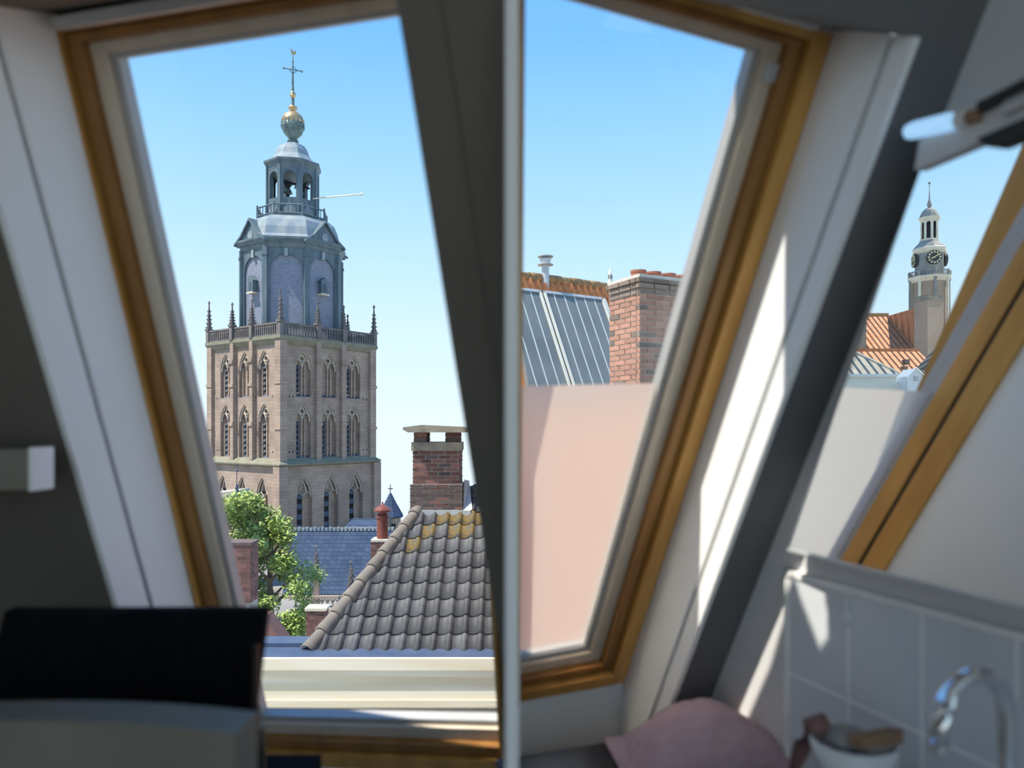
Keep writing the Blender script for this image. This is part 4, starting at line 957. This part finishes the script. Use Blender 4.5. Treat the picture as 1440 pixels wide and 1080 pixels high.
# ------------------------------------------------------------------ the side of town that the mirror shows
nH = Matrix.Rotation(-MT, 3, 'Z') @ HR; p0m = HR * .983 + DR * .9
def refl(p): p = Vector(p); return p - 2 * (p - p0m).dot(nH) * nH
def va(px, py, d): return at(px, py, d)           # where a thing seems to stand behind the mirror
class VT:
    """a thing laid out where its mirror image appears, built on the true side of the mirror wall"""
    def __init__(s, name, label, cat, px, d, rz=0):
        s.d = d; b0 = va(px, HY, d); s.px = px; s.o = Vector((b0.x, b0.y, GROUND)); s.rot = Matrix.Rotation(rz, 3, 'Z')
        s.base = refl(s.o); s.t = thing(name, label, cat, tuple(s.base)); s.u = d / F
    def z(s, py): return at(0, py, s.d).z - GROUND
    def x(s, px): return (px - s.px) * s.u
    def part(s, nm, mb, m, parent=None, smooth=False):
        f = lambda p: refl(s.o + s.rot @ Vector(p)) - s.base
        return mb.build(nm, m, parent or s.t, smooth=smooth, fn=f)
    def sheet(s, nm, quad, m):
        """sloping roof sheet with its own axes so that pantile relief follows it; quad: bl, br, tr, tl"""
        P = [refl(s.o + s.rot @ Vector(p)) - s.base for p in quad]
        ex = (P[1] - P[0]).normalized(); n_ = ex.cross(P[3] - P[0]).normalized(); ey = n_.cross(ex)
        M = Matrix(((ex.x, ey.x, n_.x, P[0].x), (ex.y, ey.y, n_.y, P[0].y), (ex.z, ey.z, n_.z, P[0].z), (0, 0, 0, 1))); I = M.inverted()
        Q = [I @ p for p in P]; sgn = 1 if n_.z < 0 else -1
        return MB().slab([(p.x, p.y) for p in Q], 0, .12 * sgn).build(nm, m, s.t, M=M)
v = VT('clock_tower', 'slender clock tower with white lantern seen in the wall mirror', 'tower', 1307, 95.0, R(10)); u = v.u; z = v.z
v.part('shaft', MB().lathe([(22*u, 0), (22*u, z(395))], 8, O8), brick_far2)
for k in range(8):
    g = O8 + R(45 * k)
    v.part('column', MB().lathe([(2.0*u, z(470)), (1.8*u, z(397)), (2.5*u, z(395)), (2.5*u, z(393))], 8, 0, (25*u * math.cos(g), 25*u * math.sin(g), 0)), grey_st if k % 2 else cream_st)
    v.part('urn', MB().lathe([(1.2*u, z(391)), (1.6*u, z(388)), (2.2*u, z(385)), (1.0*u, z(382))], 8, 0, (26*u * math.cos(g), 26*u * math.sin(g), 0)), grey_st)
v.part('entablature', MB().lathe([(23*u, z(398)), (27*u, z(394)), (28.5*u, z(392)), (28.5*u, z(390.5))], 8, O8), cream_st)
bb = MB()
for k in range(48): g = R(7.5 * k); bb.cbox((26*u * math.cos(g), 26*u * math.sin(g), (z(390) + z(383.5)) / 2), (.9*u, .9*u, z(383.5) - z(390)))
bb.lathe([(26.6*u, z(384.5)), (26.6*u, z(383)), (25.2*u, z(383)), (25.2*u, z(384.5))], 16, 0, cap=False)
v.part('balustrade', bb, grey_st)
v.part('clock_stage', MB().lathe([(19*u, z(391)), (19*u, z(356))], 8, O8), grey_st)
for k in range(8):
    g = 45 * k - 90
    Q = Matrix.Rotation(R(45 * k), 4, 'Z')
    if k % 2: continue
    Q2 = Q @ Matrix.Rotation(R(-22), 4, 'Z')
    f_ = MB().lathe([(9.6*u, 0), (9.6*u, .35)], 24); Mq = Q2 @ Matrix.Translation((0, -17.2*u, z(366))) @ Matrix.Rotation(R(90), 4, 'X')
    face = v.part('clock_face', MB().merge(f_, Mq), clock_d)
    h_ = MB()
    for i in range(12):
        a = R(30 * i); h_.merge(MB().box(-.10, .10, 6.0*u, 8.6*u, .35, .40), Mq @ Matrix.Rotation(a, 4, 'Z'))
    v.part('hour_marks', h_, pale_clock, face)
    v.part('clock_hand', MB().merge(MB().box(-.07, .07, -1*u, 6.5*u, .40, .46), Mq @ Matrix.Rotation(R(-55), 4, 'Z')), pale_clock, face)
    v.part('clock_hand', MB().merge(MB().box(-.09, .09, -1*u, 4.6*u, .40, .46), Mq @ Matrix.Rotation(R(115), 4, 'Z')), pale_clock, face)
v.part('cornice', MB().lathe([(19*u, z(358)), (21.5*u, z(355)), (22.5*u, z(351)), (21.5*u, z(350))], 8, O8), cream_st)
v.part('flared_roof', MB().lathe([(22*u, z(351)), (18*u, z(346)), (14*u, z(342)), (12.5*u, z(339))], 8, O8), grey_st)
v.part('lantern_base', MB().lathe([(12.6*u, z(340)), (12.6*u, z(337))], 8, O8), cream_st)
apl, hwl = 11.6*u * math.cos(O8), 11.6*u * math.sin(O8)
lw = arch_wall(-hwl, hwl, z(338), z(310), [(0, 2.6*u, z(337), z(316), z(313))], -apl, 1.2*u, rnd=True)
for k in range(8): v.part('lantern_wall', MB().merge(lw, Matrix.Rotation(R(45 * k), 4, 'Z')), cream_st)
v.part('louvre_core', MB().lathe([(8.6*u, z(338)), (8.6*u, z(311))], 8, O8), dark)
v.part('lantern_cornice', MB().lathe([(12*u, z(311)), (14.2*u, z(308)), (14.2*u, z(306.5)), (12.5*u, z(306))], 8, O8), cream_st)
v.part('dome', MB().lathe([(13*u, z(306.5)), (11.6*u, z(302)), (9*u, z(297)), (5*u, z(293.5)), (1.6*u, z(292))], 12), grey_st)
v.part('ball', MB().lathe([(1.6*u, z(292.5)), (3.2*u, z(289)), (2.6*u, z(285)), (1.0*u, z(280)), (.6*u, z(270)), (.3*u, z(262))], 10), grey_st, smooth=True)
v.part('weathercock', MB().box(-1.4*u, 1.4*u, -.05, .05, z(259), z(256)).box(-.2*u, .2*u, -.05, .05, z(263), z(258)), grey_st)
v.part('side_block', MB().box(12*u, 34*u, -12*u, 16*u, 0, z(458)), white_far)
sb_ = MB().box(12*u, 36*u, -14*u, -12.5*u, z(448.5), z(446)).box(12*u, 36*u, -14*u, -12.5*u, z(459), z(457))
for k in range(9): sb_.box((13 + k * 2.6)*u, (14 + k * 2.6)*u, -13.8*u, -12.8*u, z(457), z(448))
v.part('side_balustrade', sb_, grey_st)
# big orange roof
v = VT('orange_roof_house', 'large orange pantile roof below the mirrored clock tower', 'house', 1255, 42.0)
u, x, z = v.u, v.x, v.z
v.sheet('roof_slope', [(x(1224), 0, z(493)), (x(1292), 0, z(493)), (x(1287), 3.2, z(438) + .25), (x(1222), 3.2, z(438) + .25)], orange_far)
v.part('ridge', MB().box(x(1221), x(1289), 3.1, 3.35, z(438) + .18, z(437) + .34), moss_tile)
v.part('gable', MB().slab_xz([(x(1287), z(438) + .2), (x(1293), z(438) + .2), (x(1294), z(493)), (x(1290), z(493))], 0, 3.2), orange_far)
v.part('wall', MB().box(x(1224), x(1292), .1, 6, 0, z(493)), brick_far2)
v.part('brick_gable', MB().box(x(1200), x(1223), .4, 3, 0, z(446)), brick_far2)
v.part('ridge_stack', MB().box(x(1234), x(1250), 3.0, 3.7, z(440), z(428)), brick_far2)
v.part('stack_cap', MB().box(x(1232), x(1252), 2.9, 3.8, z(428), z(424.5)).box(x(1236), x(1248), 3.0, 3.7, z(431), z(429.5)), concrete)
v = VT('low_orange_wing', 'lower orange pantile wing in front of the big orange roof', 'roof', 1275, 36.0)
u, x, z = v.u, v.x, v.z
v.sheet('roof_slope', [(x(1236), 0, z(527)), (x(1328), 0, z(527)), (x(1322), 2.0, z(491) + .15), (x(1229), 2.0, z(491) + .15)], orange_far)
v.part('ridge', MB().box(x(1228), x(1323), 1.9, 2.15, z(491) + .08, z(490) + .2), or_tile)
v.part('wall', MB().box(x(1236), x(1326), .1, 3, 0, z(527)), white_far)
v.part('roof_vent', MB().box(x(1286), x(1292), .8, 1.2, z(515), z(503)).box(x(1276), x(1283), .4, .8, z(522), z(514)), brick_far)
# tall brick chimney
v = VT('tall_brick_chimney', 'tall brown brick chimney before the mirrored clock tower', 'chimney', 1308, 40.3, R(16))
u, x, z = v.u, v.x, v.z
v.part('stack', MB().box(-15*u, 13*u, -.4, .5, 0, z(424)), brick_far2)
v.part('head', MB().box(-15.5*u, 13.5*u, -.43, .53, z(424), z(418)), concrete)
v.part('coping', MB().box(-14*u, 12*u, -.36, .46, z(418), z(416.5)), moss)
# grey hipped roof, lower left
v = VT('grey_hip_house', 'house with grey-brown hipped roof in the wall mirror', 'house', 1220, 28.0)
u, x, z = v.u, v.x, v.z
v.sheet('roof_slope', [(x(1176), 0, z(526)), (x(1268), 0, z(526)), (x(1214), 1.7, z(485) + .1), (x(1206), 1.7, z(485) + .1)], grey_far)
v.part('eaves', MB().box(x(1174), x(1269), -.1, .1, z(530), z(526)), white_far)
v.part('wall', MB().box(x(1178), x(1266), .1, 3, 0, z(529)), white_far)
hp = MB().tube([Vector((x(1268), 0, z(526))), Vector((x(1213), 1.7, z(485) + .15))], 1.6*u, 6)
v.part('hip_ridge', hp, cream_st)
# dark roof on the right, white gable, scaffold
v = VT('dark_tiled_house', 'dark tiled roof slope beside the mirrored window frame', 'house', 1330, 29.0)
u, x, z = v.u, v.x, v.z
v.part('roof_slope', MB().slab_xz([(x(1296), z(519)), (x(1400), z(519)), (x(1400), z(440)), (x(1372), z(440)), (x(1344), z(467))], 0, .5), dark_far)
v.part('wall', MB().box(x(1300), x(1400), .1, .45, 0, z(519)), brick_far)
v = VT('white_gable_house', 'small white gable with grey roof in the wall mirror', 'house', 1290, 24.0)
u, x, z = v.u, v.x, v.z
v.part('gable_wall', MB().slab_xz([(x(1276), 0), (x(1302), 0), (x(1302), z(532)), (x(1287), z(518)), (x(1276), z(529))], 0, .7), white_far)
v.part('barge_board', MB().tube([(x(1274), -.05, z(531)), (x(1287), -.05, z(517)), (x(1304), -.05, z(533))], .9*u, 4), white)
v.part('side_roof', MB().slab_xz([(x(1287), z(518)), (x(1316), z(521)), (x(1322), z(537)), (x(1303), z(533))], .2, .7), grey_far)
v.part('attic_window', MB().box(x(1285), x(1291), -.04, .02, z(536), z(529)), alu)
v.part('low_wall', MB().box(x(1150), x(1335), .5, 2.5, 0, z(537)), wallpale)
v = VT('scaffold', 'white metal railing frame before the dark tiled roof', 'railing', 1322, 22.0)
u, x, z = v.u, v.x, v.z
for a in (1313, 1334): v.part('post', MB().tube([(x(a), 0, 0), (x(a), 0, z(508))], 1.1*u, 6), white)
for y_ in (509, 526): v.part('rail', MB().tube([(x(1313), 0, z(y_)), (x(1336), 0, z(y_))], 1.1*u, 6), white)
